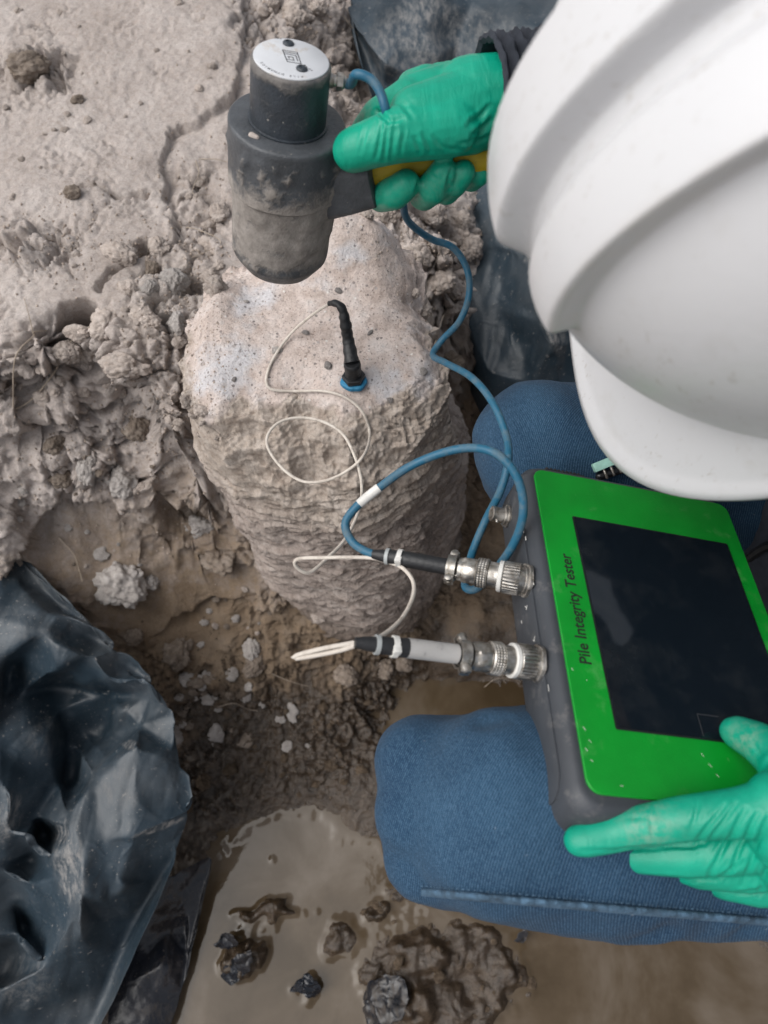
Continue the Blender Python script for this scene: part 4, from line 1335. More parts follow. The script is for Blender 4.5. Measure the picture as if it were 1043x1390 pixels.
# ------------------------------------------------------------------ sensor on the pile head
def build_sensor():
    B = S(481, 517, 0.0)
    t = thing('sensor', B, 'black hexagonal sensor stuck upright on the pile head with blue wax', 'sensor')
    topp = D(470, 440, .675)
    ax = D(478, 492, S(478, 500)[2] * 0 + 0.0 + np.linalg.norm(B - EYE) * 0 + ((EYE - B) @ ROT[:, 2]) - 0.022) - B
    ax /= np.linalg.norm(ax)
    MB().lathe(B - ax * 0.002, ax, [(0, 0.0001), (0, 0.0118), (0.0024, 0.0126), (0.0042, 0.0120), (0.005, 0.0105), (0.005, 0.0001)], 40, lambda p, i: 1 + 0.05 * np.sin(3 * p + 1) + 0.03 * np.sin(7 * p)).build('wax_pad', MT['wax'], t)
    MB().lathe(B + ax * 0.003, ax, [(0, 0.0001), (0, 0.0102), (0.0008, 0.0110), (0.0052, 0.0110), (0.006, 0.0102), (0.006, 0.0001)], 6).build('hex_nut', MT['black'], t, True, 0.0004, 25)
    MB().lathe(B + ax * 0.0085, ax, [(0, 0.0001), (0, 0.0076), (0.012, 0.0076), (0.013, 0.0079), (0.016, 0.0077), (0.017, 0.0068), (0.017, 0.0001)], 30).build('sensor_body', MT['rubber'], t)
    E0 = B + ax * 0.0255
    pts = spline([E0, D(473, 462, .668), D(469, 438, .655), D(465, 420, .648), D(457, 412, .648), D(447, 412, .654)], 40)
    rr = np.interp(np.linspace(0, 1, 40), [0, .2, .25, .45, .5, .72, .78, 1], [.0066, .0060, .0054, .0050, .0054, .0040, .0038, .0022]) + 0.0003 * np.sin(np.arange(40) * 1.3)
    MB().tube(pts, rr, 18).build('cable_boot', MT['rubber'], t)
    return t
build_sensor()

# ------------------------------------------------------------------ hard hat
HATC = D(1226, 195, 0.300)
hf = np.array([math.cos(math.radians(156.1)), math.sin(math.radians(156.1)), 0.0])
def build_hat():
    pitch, roll = math.radians(52.7), math.radians(25.9)
    Z = np.array([0, 0, 1.0])
    f = hf * math.cos(pitch) - Z * math.sin(pitch)
    u0 = hf * math.sin(pitch) + Z * math.cos(pitch)
    s0 = np.cross(u0, f)
    u = u0 * math.cos(roll) + s0 * math.sin(roll)
    s = np.cross(u, f)                     # the wearer's left
    t = thing('hard_hat', HATC, 'white hard hat with raised crown ridges and peak worn by the crouching worker', 'hard hat')
    af, as_, au = 0.146, 0.1197, 0.150
    nt, npz = 360, 170
    th = np.arange(nt) / nt * 2 * np.pi
    A, gr = [], []
    for i in range(npz):
        el = math.pi / 2 * (1 - i / (npz - 1))          # from the pole down to the rim
        ce, se = math.cos(el), math.sin(el)
        flo = ce ** 0.92
        x = af * flo * np.cos(th); y = as_ * flo * np.sin(th); z = np.full(nt, au * se ** 0.92 if se > 0 else 0.0)
        n = np.stack([x / af ** 2, y / as_ ** 2, z / au ** 2], -1)
        n /= np.linalg.norm(n, axis=1)[:, None] + 1e-9
        # ridges run front to back: a broad crown ridge and one on each side
        lat = np.arctan2(y, np.hypot(z, 0) + 0.035) * 0.10
        ay_ = np.abs(y)
        k1 = 0.0135 * sstep(0.0225, 0.0175, y) * sstep(-0.0170, -0.0110, y)
        k2 = sstep(0.0290, 0.0350, ay_) * (0.0050 + 0.0075 * np.clip((ay_ - 0.032) / 0.024, 0, 1)) * sstep(0.0610, 0.0565, ay_) * np.where(y < 0, 0.22, 1.0)
        fr = np.cos(th)
        endf = np.where(ay_ < 0.027, sstep(0.62, 0.76, se + 0 * fr), sstep(0.58, 0.65, se + 0 * fr)) * np.where(fr > 0, 1, 1)
        backf = sstep(0.25, 0.5, se + 0 * fr)
        k = (k1 + k2) * np.where(fr > 0, endf, backf)
        A.append(np.stack([x, y, z], -1) + n * k[:, None])
        gr.append(0.25 * np.exp(-((np.abs(y) - 0.0585) / 0.003) ** 2) * sstep(0.2, 0.4, se + 0 * y))
    A = np.array(A)
    # inner skin
    B = A * np.array([0.965, 0.955, 0.965]) - np.array([0, 0, 0.0005])
    full = np.concatenate([A, B[::-1]])
    g2 = np.concatenate([np.array(gr), np.zeros((npz, nt))])
    P = HATC + full[..., :1] * f + full[..., 1:2] * s + full[..., 2:] * u
    me = mesh_np('shell', P.reshape(-1, 3), grid_faces(2 * npz, nt, True), True, {'grime': g2})
    o = link('shell', me, MT['hat'], t)
    # brim lip all round growing into the peak at the front
    rows = []
    n2 = 12
    fr = np.cos(th) > 0
    pe = np.where(fr, 3.2, 2.0)
    oa, ob = np.where(fr, af + 0.052, af + 0.009), as_ + 0.010
    Ro = (np.abs(np.cos(th) / oa) ** pe + np.abs(np.sin(th) / ob) ** pe) ** (-1 / pe)
    xi, yi = (af - 0.004) * np.cos(th), (as_ - 0.004) * np.sin(th)
    xo, yo = Ro * np.cos(th), Ro * np.sin(th)
    def prof(q):
        """q 0..1 from the shell outwards"""
        x, y = xi + (xo - xi) * q, yi + (yo - yi) * q
        c = np.clip(np.cos(th), 0, 1)
        z = 0.004 - 0.020 * q * c - 0.004 * q - 1.0 * (y ** 2) * q * c
        return np.stack([x, y, z], -1)
    for q in np.linspace(0, 1, n2):
        R_ = prof(q); R_[:, 2] += 0.0012 + 0.0022 * math.exp(-((q - 0.93) / 0.06) ** 2)
        rows.append(R_)
    for q in np.linspace(1, 0, n2):
        R_ = prof(q); R_[:, 2] -= 0.0012 + (0.002 if q > 0.9 else 0)
        rows.append(R_)
    Bm = np.array(rows)
    P = HATC + Bm[..., :1] * f + Bm[..., 1:2] * s + Bm[..., 2:] * u
    me = mesh_np('peak', P.reshape(-1, 3), grid_faces(len(rows), nt, True), True, {'grime': np.zeros(P.shape[:2])})
    link('peak', me, MT['hat'], t)
    # suspension band inside
    m = MB()
    ring = [HATC + f * 0.098 * math.cos(a) + s * 0.080 * math.sin(a) + u * 0.006 for a in np.linspace(0, 2 * math.pi, 60)]
    m.tube(ring, 0.006, 8)
    m.build('headband', MT['rubber'], t)
    return t, f, s, u
hat, HF, HS, HU = build_hat()
# ------------------------------------------------------------------ worker
def wrinkle(amp, scale, axis_dir=None, seed=0, where=None):
    def f(V, N):
        p = V * scale
        n = fbm3(p[:, 0], p[:, 1], p[:, 2], 4, seed, 0.5, True)
        k = amp * (n - 0.3)
        if where is not None:
            k = k * where(V)
        return V + N * k[:, None]
    return f

def folds(lines, base=None):
    """soft creases: (A, B, width, depth) in space, plus an all-over wrinkle"""
    def f(V, N):
        k = np.zeros(len(V))
        for A, B, w, dpt in lines:
            A, B = np.asarray(A), np.asarray(B)
            d = B - A
            t = np.clip(((V - A) @ d) / d.dot(d), 0, 1)
            e = np.linalg.norm(V - A - t[:, None] * d, axis=1)
            k += -dpt * np.exp(-(e / w) ** 2) + dpt * 0.5 * np.exp(-((e - 1.7 * w) / w) ** 2)
        V = V + N * k[:, None]
        return base(V, N) if base else V
    return f

PELV = np.array([0.56, 0.20, 0.50])
KN_R = D(700, 600, 0.640)
KN_L = D(622, 1098, 0.455)
HIP_R = np.array([0.53, 0.29, 0.50])
_t = D(1043, 1108, 0.50) - KN_L
HIP_L = KN_L + _t / np.linalg.norm(_t) * 0.44
ANK_R, ANK_L = np.array([0.43, 0.32, 0.33]), np.array([0.41, 0.04, 0.32])
CHEST = np.array([0.44, 0.20, 0.76])
NECK = np.array([0.37, 0.20, 0.905])
SH_R, SH_L = np.array([0.40, 0.385, 0.845]), np.array([0.40, 0.02, 0.845])
WR_R = D(672, 138, 0.486)
EL_R = D(965, 108, 0.505)
WR_L = D(1215, 1120, 0.400)
EL_L = np.array([0.48, -0.10, 0.72])
HEAD = HATC - HU * 0.035 - HF * 0.005

person = thing('person', (0.42, 0.19, 0.15), 'crouching worker in blue jeans, dark jacket and green gloves holding hammer and tester', 'person')

def build_body():
    m = MB()
    m.chain([(PELV, .10), ((PELV + CHEST) / 2, .10), (CHEST, .105), (NECK, .05), (HEAD - HU * 0.05 - HF * .01, .048)])
    for H_, K, A in ((HIP_R, KN_R, ANK_R), (HIP_L, KN_L, ANK_L)):
        m.chain([(PELV, .09), (H_, .072), (K + (H_ - K) * 0.03, .042), (A, .030)])
    for Sh, E, Wr in ((SH_R, EL_R, WR_R), (SH_L, EL_L, WR_L)):
        m.chain([(CHEST + (NECK - CHEST) * 0.6, .06), (Sh, .046), (E, .036), (E + (Wr - E) * 0.9, .023)])
    # skull, jaw, nose, ears
    m.cone(HEAD - HF * 0.012 + HU * 0.015, HEAD + HF * 0.012 + HU * 0.01, .078, .074)
    m.cone(HEAD + HF * 0.035 - HU * 0.02, HEAD + HF * 0.052 - HU * 0.085, .058, .034)
    m.cone(HEAD + HF * 0.088 - HU * 0.012, HEAD + HF * 0.104 - HU * 0.046, .008, .013)
    for s in (-1, 1):
        m.cone(HEAD + HS * s * 0.072 - HU * 0.012 - HF * 0.012, HEAD + HS * s * 0.070 - HU * 0.052 - HF * 0.006, .013, .009)
        m.cone(HEAD + HF * 0.079 + HS * s * 0.014 - HU * 0.001, HEAD + HF * 0.072 + HS * s * 0.048 + HU * 0.0, .008, .007)
    m.cone(HEAD + HF * 0.084 - HU * 0.066 - HS * 0.018, HEAD + HF * 0.084 - HU * 0.066 + HS * 0.018, .0075, .0075)
    return fused('body', m, 0.006, 6, person, MT['skin'])
body = build_body()
for s in (-1, 1):
    MB().cone(HEAD + HF * 0.0765 + HS * s * 0.031 - HU * 0.018, HEAD + HF * 0.0770 + HS * s * 0.031 - HU * 0.018, .0105, .0105).build('eye', MT['eye'], person)
def build_hair():
    m = MB()
    m.cone(HEAD - HF * 0.03 + HU * 0.0, HEAD - HF * 0.055 - HU * 0.045, .075, .052)
    m.cone(HEAD - HF * 0.02 + HU * 0.03, HEAD + HF * 0.03 + HU * 0.035, .070, .062)
    o = fused('hair', m, 0.005, 4, person, MT['hair'])
build_hair()

def build_jeans():
    m = MB()
    def L(a, b, t): return a + (b - a) * t
    # right leg (far from the lens) and left leg (near the lens)
    for H_, K, A, r in ((HIP_R, KN_R, ANK_R, .066), (HIP_L, KN_L, ANK_L, .0665)):
        th = H_ - K; th /= np.linalg.norm(th)
        sh = A - K; sh /= np.linalg.norm(sh)
        m.chain([(PELV, .115), (H_, .088), (L(H_, K, .5), .075), (K + th * 0.075, r + .005), (K + th * 0.03, r - .004), (K + sh * 0.03 + th * 0.012, r - .004), (L(K, A, .5), .064), (L(K, A, .92), .060)])
        m.cone(K + th * 0.03, K + th * 0.07, r - .003, r + .003)
    m.cone(PELV, PELV + (CHEST - PELV) * 0.35, .125, .118)
    th = HIP_L - KN_L; th /= np.linalg.norm(th)
    for p, q in (((572, 1036), .480), ((588, 1158), .470), ((575, 1100), .465)):
        A_ = D(*p, q)
        m.cone(A_, A_ + th * 0.16, .032, .040)
    K, H_ = KN_L, HIP_L
    thx = H_ - K; thx /= np.linalg.norm(thx)
    def ex(V, N):
        lines = [(K + thx * 0.02 + np.array([0, .05, .04]), K + thx * .10 + np.array([0, -.07, .02]), .007, .0025),
                 (K + thx * 0.14 + np.array([0, .05, .05]), K + thx * .11 + np.array([0, -.07, .03]), .008, .0030),
                 (K + thx * 0.20 + np.array([0, .05, .05]), K + thx * .16 + np.array([0, -.08, .03]), .009, .003)]
        V = folds(lines)(V, N)
        n = fbm3(V[:, 0] * 17, V[:, 1] * 17, V[:, 2] * 17, 3, 8)
        return V + N * (0.0030 * n)[:, None]
    o = fused('jeans', m, 0.0048, 10, person, MT['denim'], ex)
    V = verts_of(o)
    worn = np.zeros(len(V))
    for K2 in (KN_R, KN_L):
        worn = np.maximum(worn, np.exp(-(np.linalg.norm(V - K2 - np.array([0.02, 0.0, .05]), axis=1) / 0.075) ** 2))
    attr_const(o, worn=worn * (0.7 + 0.5 * fbm3(V[:, 0] * 30, V[:, 1] * 30, V[:, 2] * 30, 3, 2)))
    return o
jeans = build_jeans()
JB = None
def surf_pts(o, pxs, lift=0.001):
    me = o.data
    V = [v.co.copy() for v in me.vertices]
    F = [tuple(p.vertices) for p in me.polygons]
    bv = BVHTree.FromPolygons(V, F)
    out = []
    for (px, py) in pxs:
        r = Vector(ray(px, py)).normalized()
        h = bv.ray_cast(Vector(EYE), r)
        if h[0] is not None:
            out.append(np.array(h[0]) - np.array(r) * lift)
    return out

def build_seam():
    top = surf_pts(jeans, [(x, 1207 + (x - 590) * 0.085) for x in range(572, 1100, 6)], 0.002)
    if len(top) < 4:
        return
    P = spline(top, 140)
    # a standing strip of doubled cloth below the stitched line, with a puckered edge
    down = -ROT[:, 1]
    V = []
    w = []
    for i, p in enumerate(P):
        pk = 0.0009 * math.sin(i * 1.35) + 0.0006 * math.sin(i * 2.9 + 1)
        rr = [(0.0, -0.001), (0.0009, 0.0018 + pk), (0.0024, 0.0022 + pk), (0.0040, 0.0010), (0.0048, -0.0014)]
        tow = (EYE - p) / np.linalg.norm(EYE - p)
        for a, b in rr:
            V.append(p + down * a + tow * b)
    n = len(P)
    me = mesh_np('side_seam', V, grid_faces(n, 5), True)
    o = link('side_seam', me, MT['seam'], jeans)
    m = MB()
    for i in range(0, n - 1, 2):
        tow = (EYE - P[i]) / np.linalg.norm(EYE - P[i])
        a, b = P[i] + down * -0.0012 + tow * 0.0016, P[min(i + 1, n - 1)] + down * -0.0012 + tow * 0.0016
        m.tube([a, a + (b - a) * 0.7], 0.00035, 5)
    so = m.build('stitching', MT['seam'], jeans)
    tag(so, kind='stuff')
build_seam()

def build_jacket():
    m = MB()
    m.cone(D(1115, 800, .70), D(1170, 700, .66), .085, .09)
    m.cone(D(1115, 800, .70), PELV, .085, .12)
    m.chain([(PELV + np.array([0.0, 0, .05]), .135), ((PELV + CHEST) / 2, .138), (CHEST, .140), (CHEST + (NECK - CHEST) * .6, .095), (NECK, .066)])
    for Sh, E, Wr, e in ((SH_R, EL_R, WR_R, 0.60), (SH_L, EL_L, WR_L, 0.62)):
        m.chain([(CHEST + (NECK - CHEST) * 0.4, .11), (Sh, .072), (E, .058), (E + (Wr - E) * 0.35, .054), (E + (Wr - E) * e, .041)])
        m.cone(CHEST, Sh, .12, .075)
    o = fused('jacket', m, 0.006, 5, person, MT['jacket'], wrinkle(0.006, 14, seed=4))
    # zip on the front
    F_ = np.array([-1.0, 0, 0])
    zp = surf_pts(o, [(1060, 735), (1040, 742), (1020, 755), (1005, 772), (996, 795), (993, 820), (996, 850)], 0.001)
    if len(zp) > 2:
        MB().tube(spline(zp, 60), 0.0042, 8).build('zip', MT['rubber'], o)
    # gathered cuffs: rings of ribbing round the wrist
    for Wr, E in ((WR_R, EL_R), (WR_L, EL_L)):
        d = (Wr - E) / np.linalg.norm(Wr - E)
        prof = []
        L = 0.062
        N_ = 52
        for i in range(N_):
            t = i / (N_ - 1)
            r = 0.0370 + 0.004 * t * 0 + 0.0026 * math.sin(t * 2 * math.pi * 7.5)
            prof.append((t * L, r if i > 1 else r * 0.97))
        prof = [(0.0005, 0.0005)] + [(0.0, 0.034)] + prof[1:-1] + [(L, 0.0365), (L - 0.002, 0.0335), (L - 0.02, 0.0325), (L - 0.02, 0.0005)]
        st = Wr - d * 0.056
        c = MB().lathe(st, d, prof, 110, lambda p, i: 1 + 0.020 * np.sin(p * 9 + i * 0.5) + 0.014 * np.sin(p * 23 + i * 0.9)).build('cuff', MT['jacket'], o)
    return o
jacket = build_jacket()

def build_boots():
    for A, K in ((ANK_R, KN_R), (ANK_L, KN_L)):
        g = float(base_z(np.array([A[0] - 0.06]), np.array([A[1]]))[0])
        m = MB()
        sh = (K - A) / np.linalg.norm(K - A)
        m.chain([(A + sh * 0.10, .058), (A, .056)])
        ft = np.array([A[0], A[1], g])
        m.chain([(A, .054), (ft + np.array([0.02, 0, .055]), .048), (ft + np.array([-0.05, 0, .048]), .046), (ft + np.array([-0.13, 0, .040]), .040)])
        m.cone(ft + np.array([0.03, 0, .030]), ft + np.array([-0.14, 0, .030]), .042, .040)
        fused('boot', m, 0.006, 4, person, MT['rubber'])
build_boots()

# ------------------------------------------------------------------ gloved hands
def glove(name, m, creases, soil_pts, amp=0.0003):
    """creases: (x0, y0, x1, y1, half width, depth) across the side of the glove that faces the lens"""
    def ex(V, N):
        n = fbm3(V[:, 0] * 45, V[:, 1] * 45, V[:, 2] * 45, 2, 6, 0.4)
        X, Y = to_px(V)
        X = X + 2.0 * noise3(V[:, 0] * 120, V[:, 1] * 120, V[:, 2] * 120, 3)
        Y = Y + 2.0 * noise3(V[:, 0] * 120, V[:, 1] * 120, V[:, 2] * 120, 5)
        tow = EYE - V
        tow /= np.linalg.norm(tow, axis=1)[:, None]
        fc = sstep(0.1, 0.5, (N * tow).sum(1))
        k = np.zeros(len(V))
        for x0, y0, x1, y1, w, dpt in creases:
            dx, dy = x1 - x0, y1 - y0
            t = np.clip(((X - x0) * dx + (Y - y0) * dy) / (dx * dx + dy * dy), 0, 1)
            e = np.hypot(X - x0 - t * dx, Y - y0 - t * dy)
            tp = np.sin(np.pi * np.clip(0.12 + 0.76 * t, 0, 1))
            k += tp * (-dpt * np.exp(-(e / w) ** 2) + 0.6 * dpt * np.exp(-((e - 2.1 * w) / (1.1 * w)) ** 2))
        return V + N * (amp * (n - 0.3) + k * fc)[:, None]
    o = fused(name, m, 0.00105, 9, person, MT['glove'], ex)
    V = verts_of(o)
    s = np.zeros(len(V))
    for p, r in soil_pts:
        s = np.maximum(s, np.exp(-(np.linalg.norm(V - p, axis=1) / r) ** 2))
    attr_const(o, soiled=s)
    return o

def right_hand():
    m = MB()
    # back of the hand, wrist to knuckles
    m.cone(D(640, 120, .492), D(562, 138, .487), .0190, .0165)
    m.cone(D(645, 142, .482), D(566, 160, .474), .0230, .0190)
    m.cone(D(640, 170, .490), D(585, 186, .482), .0180, .0140)
    m.cone(D(645, 132, .505), D(600, 128, .502), .0230, .0190)
    m.cone(D(725, 132, .488), D(640, 142, .488), .0270, .0290)
    # thumb lying along the grip towards the head
    m.chain([(D(612, 172, .474), .0185), (D(545, 182, .470), .0170), (D(512, 193, .474), .0150), (D(485, 202, .480), .0142), (D(480, 204, .482), .0138)])
    # web between thumb and forefinger, forefinger going round the far side
    m.chain([(D(556, 142, .484), .0160), (D(516, 160, .500), .0130), (D(498, 180, .520), .0115), (D(504, 245, .548), .0108), (D(518, 266, .532), .0112), (D(536, 262, .514), .0112), (D(551, 250, .506), .0098)])
    m.chain([(D(580, 122, .496), .0150), (D(560, 118, .535), .0115), (D(560, 225, .552), .0112), (D(576, 263, .530), .0115), (D(588, 255, .512), .0110), (D(602, 232, .500), .0092)])
    m.chain([(D(610, 116, .502), .0145), (D(596, 114, .540), .0110), (D(596, 220, .552), .0105), (D(606, 258, .530), .0105), (D(618, 247, .512), .0096), (D(629, 234, .503), .0082)])
    m.chain([(D(640, 116, .508), .0140), (D(632, 118, .545), .0100), (D(632, 215, .552), .0092), (D(640, 243, .530), .0090), (D(650, 236, .514), .0082)])
    cr = [(520, 166, 510, 216, 2.6, .0009), (529, 168, 521, 217, 2.4, .0009), (538, 160, 531, 214, 2.6, .0008), (548, 176, 545, 210, 2.2, .0006), (512, 150, 528, 166, 3.2, .0018), (528, 166, 548, 160, 3.0, .0010),
          (562, 186, 570, 206, 2.8, .0009), (574, 180, 586, 206, 2.8, .0009), (590, 184, 606, 206, 2.6, .0007), (636, 172, 664, 146, 3.4, .0012), (640, 186, 668, 164, 3.2, .0012), (622, 196, 662, 186, 3.0, .0009), (604, 200, 640, 203, 2.6, .0006),
          (498, 168, 490, 208, 2.4, .0005), (545, 140, 560, 158, 3.0, .0007), (570, 225, 566, 262, 2.6, .0012), (612, 232, 606, 262, 2.4, .0012), (586, 236, 596, 246, 2.0, .0004)]
    return glove('glove', m, cr, [(D(545, 255, .52), .016), (D(600, 240, .51), .014), (D(500, 165, .5), .012)])
right_hand()

def left_hand():
    m = MB()
    # palm under the near corner of the case
    m.cone(D(1088, 1120, .372), D(1200, 1130, .395), .0275, .0270)
    m.cone(D(1060, 1092, .368), D(1190, 1100, .385), .0170, .0240)
    m.cone(D(1075, 1160, .385), D(1190, 1160, .402), .0210, .0240)
    # forefinger stretched along the edge of the case
    m.chain([(D(1062, 1098, .366), .0150), (D(1000, 1103, .372), .0122), (D(935, 1110, .380), .0112), (D(860, 1124, .388), .0103), (D(795, 1140, .392), .0086), (D(786, 1141, .393), .0080)])
    # the other three tucked under the case
    m.chain([(D(1066, 1140, .380), .0140), (D(1000, 1152, .390), .0128), (D(930, 1160, .398), .0118), (D(866, 1160, .408), .0102), (D(840, 1154, .414), .0085)])
    m.chain([(D(1072, 1172, .390), .0130), (D(1010, 1180, .398), .0122), (D(950, 1180, .408), .0106), (D(905, 1168, .420), .0088)])
    m.chain([(D(1082, 1200, .402), .0115), (D(1030, 1205, .408), .0105), (D(985, 1200, .416), .0088), (D(955, 1190, .424), .0076)])
    # thumb laid over the face, tip on the screen
    m.chain([(D(1120, 1100, .368), .0210), (D(1085, 1065, .378), .0165), (D(1058, 1030, .395), .0130), (D(1030, 1008, .407), .0112), (D(1003, 995, .418), .0096), (D(998, 993, .420), .0086)])
    cr = [(948, 1088, 938, 1128, 3.2, .0007), (1012, 1098, 962, 1190, 3.2, .0012), (1028, 1104, 985, 1195, 3.2, .0012), (1042, 1112, 1008, 1202, 3.4, .0012), (1056, 1128, 1030, 1215, 3.2, .0010), (985, 1092, 940, 1150, 3.0, .0009),
          (850, 1112, 880, 1108, 3.0, .0003), (884, 1110, 888, 1140, 3.0, .0005), (790, 1155, 905, 1150, 2.6, .0006), (905, 1150, 958, 1146, 2.6, .0012), (958, 1146, 1000, 1090, 2.8, .0009), (870, 1192, 970, 1196, 2.6, .0009), (970, 1196, 1010, 1168, 2.6, .0008), (1000, 1214, 1040, 1206, 2.6, .0007),
          (1036, 1040, 1052, 1020, 2.8, .0006), (1022, 1004, 1030, 1024, 2.6, .0005)]
    return glove('glove', m, cr, [(D(1012, 1005, .405), .010), (D(880, 1120, .38), .012)])
left_hand()

# ------------------------------------------------------------------ small clip lying on the far thigh
def build_clip():
    P = surf_pts(jeans, [(820, 633), (838, 642), (812, 641)], 0.004)
    c = P[0] if P else D(820, 633, .6)
    t = thing('cable_clip', c, 'small mint green and black clip lying on the thigh under the hat peak', 'clip')
    r, u_ = ROT[:, 0], ROT[:, 1]
    n = ROT[:, 2]
    a = r * 0.92 + u_ * 0.38; a /= np.linalg.norm(a); b = np.cross(n, a)
    m = MB(); m.box(c + u_ * 0.002 + n * 0.004, a * 0.0105, b * 0.0036, n * 0.0030)
    m.build('mint_cap', MT['mint'], t, True, 0.0012)
    m = MB(); m.cone(c - b * 0.006 - a * 0.006, c - b * 0.008 + a * 0.016, .0036, .0032, 16, 4)
    m.build('clip_body', MT['black'], t)
    for k in range(3):
        q = c - b * (0.006) + a * (-0.002 + 0.006 * k) + n * 0.003
        MB().cone(q - b * 0.003, q + b * 0.004, .0012, .0012, 10, 3).build('metal_jaw', MT['steel'], t)
build_clip()
# ------------------------------------------------------------------ plastic sheets
def sheet(name, pts, levels, smooth, label, cat, group, amp=0.003, dust=(), seed=1, hem=None, mat='sheet', ragged=0.0, folds_amp=0.0):
    """pts: (px, py, z) tops of the folds as surveyed; triangulated, subdivided, softened and crumpled"""
    pix = [Vector((p[0], p[1])) for p in pts]
    r = delaunay_2d_cdt(pix, hem or [], [], 0, 1e-5)
    v2, tris = r[0], r[2]
    orig = r[3]
    zs = []
    for k, o in enumerate(orig):
        zs.append(pts[o[0]][2] if o else 0.1)
    P = [W(v.x, v.y, z) for v, z in zip(v2, zs)]
    me = bpy.data.meshes.new(name)
    me.from_pydata([tuple(map(float, p)) for p in P], [], [tuple(t) for t in tris])
    tmp = bpy.data.objects.new('tmp', me); scene.collection.objects.link(tmp)
    m1 = tmp.modifiers.new('a', 'SUBSURF'); m1.subdivision_type = 'SIMPLE'; m1.levels = levels; m1.render_levels = levels
    m2 = tmp.modifiers.new('b', 'SMOOTH'); m2.factor = 0.5; m2.iterations = smooth * 11
    out = bpy.data.meshes.new_from_object(tmp.evaluated_get(bpy.context.evaluated_depsgraph_get()))
    bpy.data.objects.remove(tmp)
    out.name = name
    n = len(out.vertices)
    V = np.empty(n * 3, np.float32); out.vertices.foreach_get('co', V); V = V.reshape(-1, 3).astype(float)
    Nn_ = np.empty(n * 3, np.float32); out.vertices.foreach_get('normal', Nn_); Nn_ = Nn_.reshape(-1, 3).astype(float)
    q = V + 0.01 * np.stack([noise3(V[:, 0] * 20, V[:, 1] * 20, V[:, 2] * 20, seed + k) for k in range(3)], -1)
    if ragged:
        V = V + ragged * np.stack([fbm3(V[:, 0] * 70, V[:, 1] * 70, V[:, 2] * 70 + 9 * k, 3, seed + k) for k in range(3)], -1)
    # crumple: sharp creases (ridged noise) and flat facets (cells)
    k1 = fbm3(q[:, 0] * 13, q[:, 1] * 13, q[:, 2] * 13, 3, seed, 0.45, True)
    c1, c2 = cells3(q[:, 0] * 14, q[:, 1] * 14, q[:, 2] * 14, seed + 5)
    k2 = np.minimum(c2 - c1, 0.45)
    b1, b2 = cells3(q[:, 0] * 40, q[:, 1] * 40, q[:, 2] * 40, seed + 9)
    V = V + Nn_ * (amp * 0.4 * (k1 - 0.4) + amp * 0.12 * (k2 - 0.2) + amp * 0.06 * np.minimum(b2 - b1, 0.4))[:, None]
    if folds_amp:
        a_, c_ = -0.45 * V[:, 0] - 0.9 * V[:, 1], 0.9 * V[:, 0] - 0.45 * V[:, 1]
        w_ = c_ + 0.03 * noise2(a_ * 5, c_ * 6, seed)
        V = V + Nn_ * (folds_amp * (fbm2(w_ * 9, a_ * 1.8, 2, seed + 2, 0.4, True) - 0.3 + 0.16 * fbm2(w_ * 38, a_ * 5, 2, seed + 7, 0.4, True)))[:, None]
    out.vertices.foreach_set('co', V.astype(np.float32).ravel())
    out.materials.clear()
    out.polygons.foreach_set('use_smooth', np.ones(len(out.polygons), bool))
    a = out.attributes.new('dust', 'FLOAT', 'POINT')
    px, py = to_px(V)
    d = np.zeros(n)
    for (cx, cy, rx, ry, an, v) in dust:
        d = np.maximum(d, v * sstep(0.15, 0.6, blob(px, py, cx, cy, rx, ry, an)))
    a.data.foreach_set('value', d.astype(np.float32))
    o = link(name, out, MT[mat])
    so = o.modifiers.new('thickness', 'SOLIDIFY'); so.thickness = 0.0008; so.offset = -1
    return tag(o, label, cat, group)

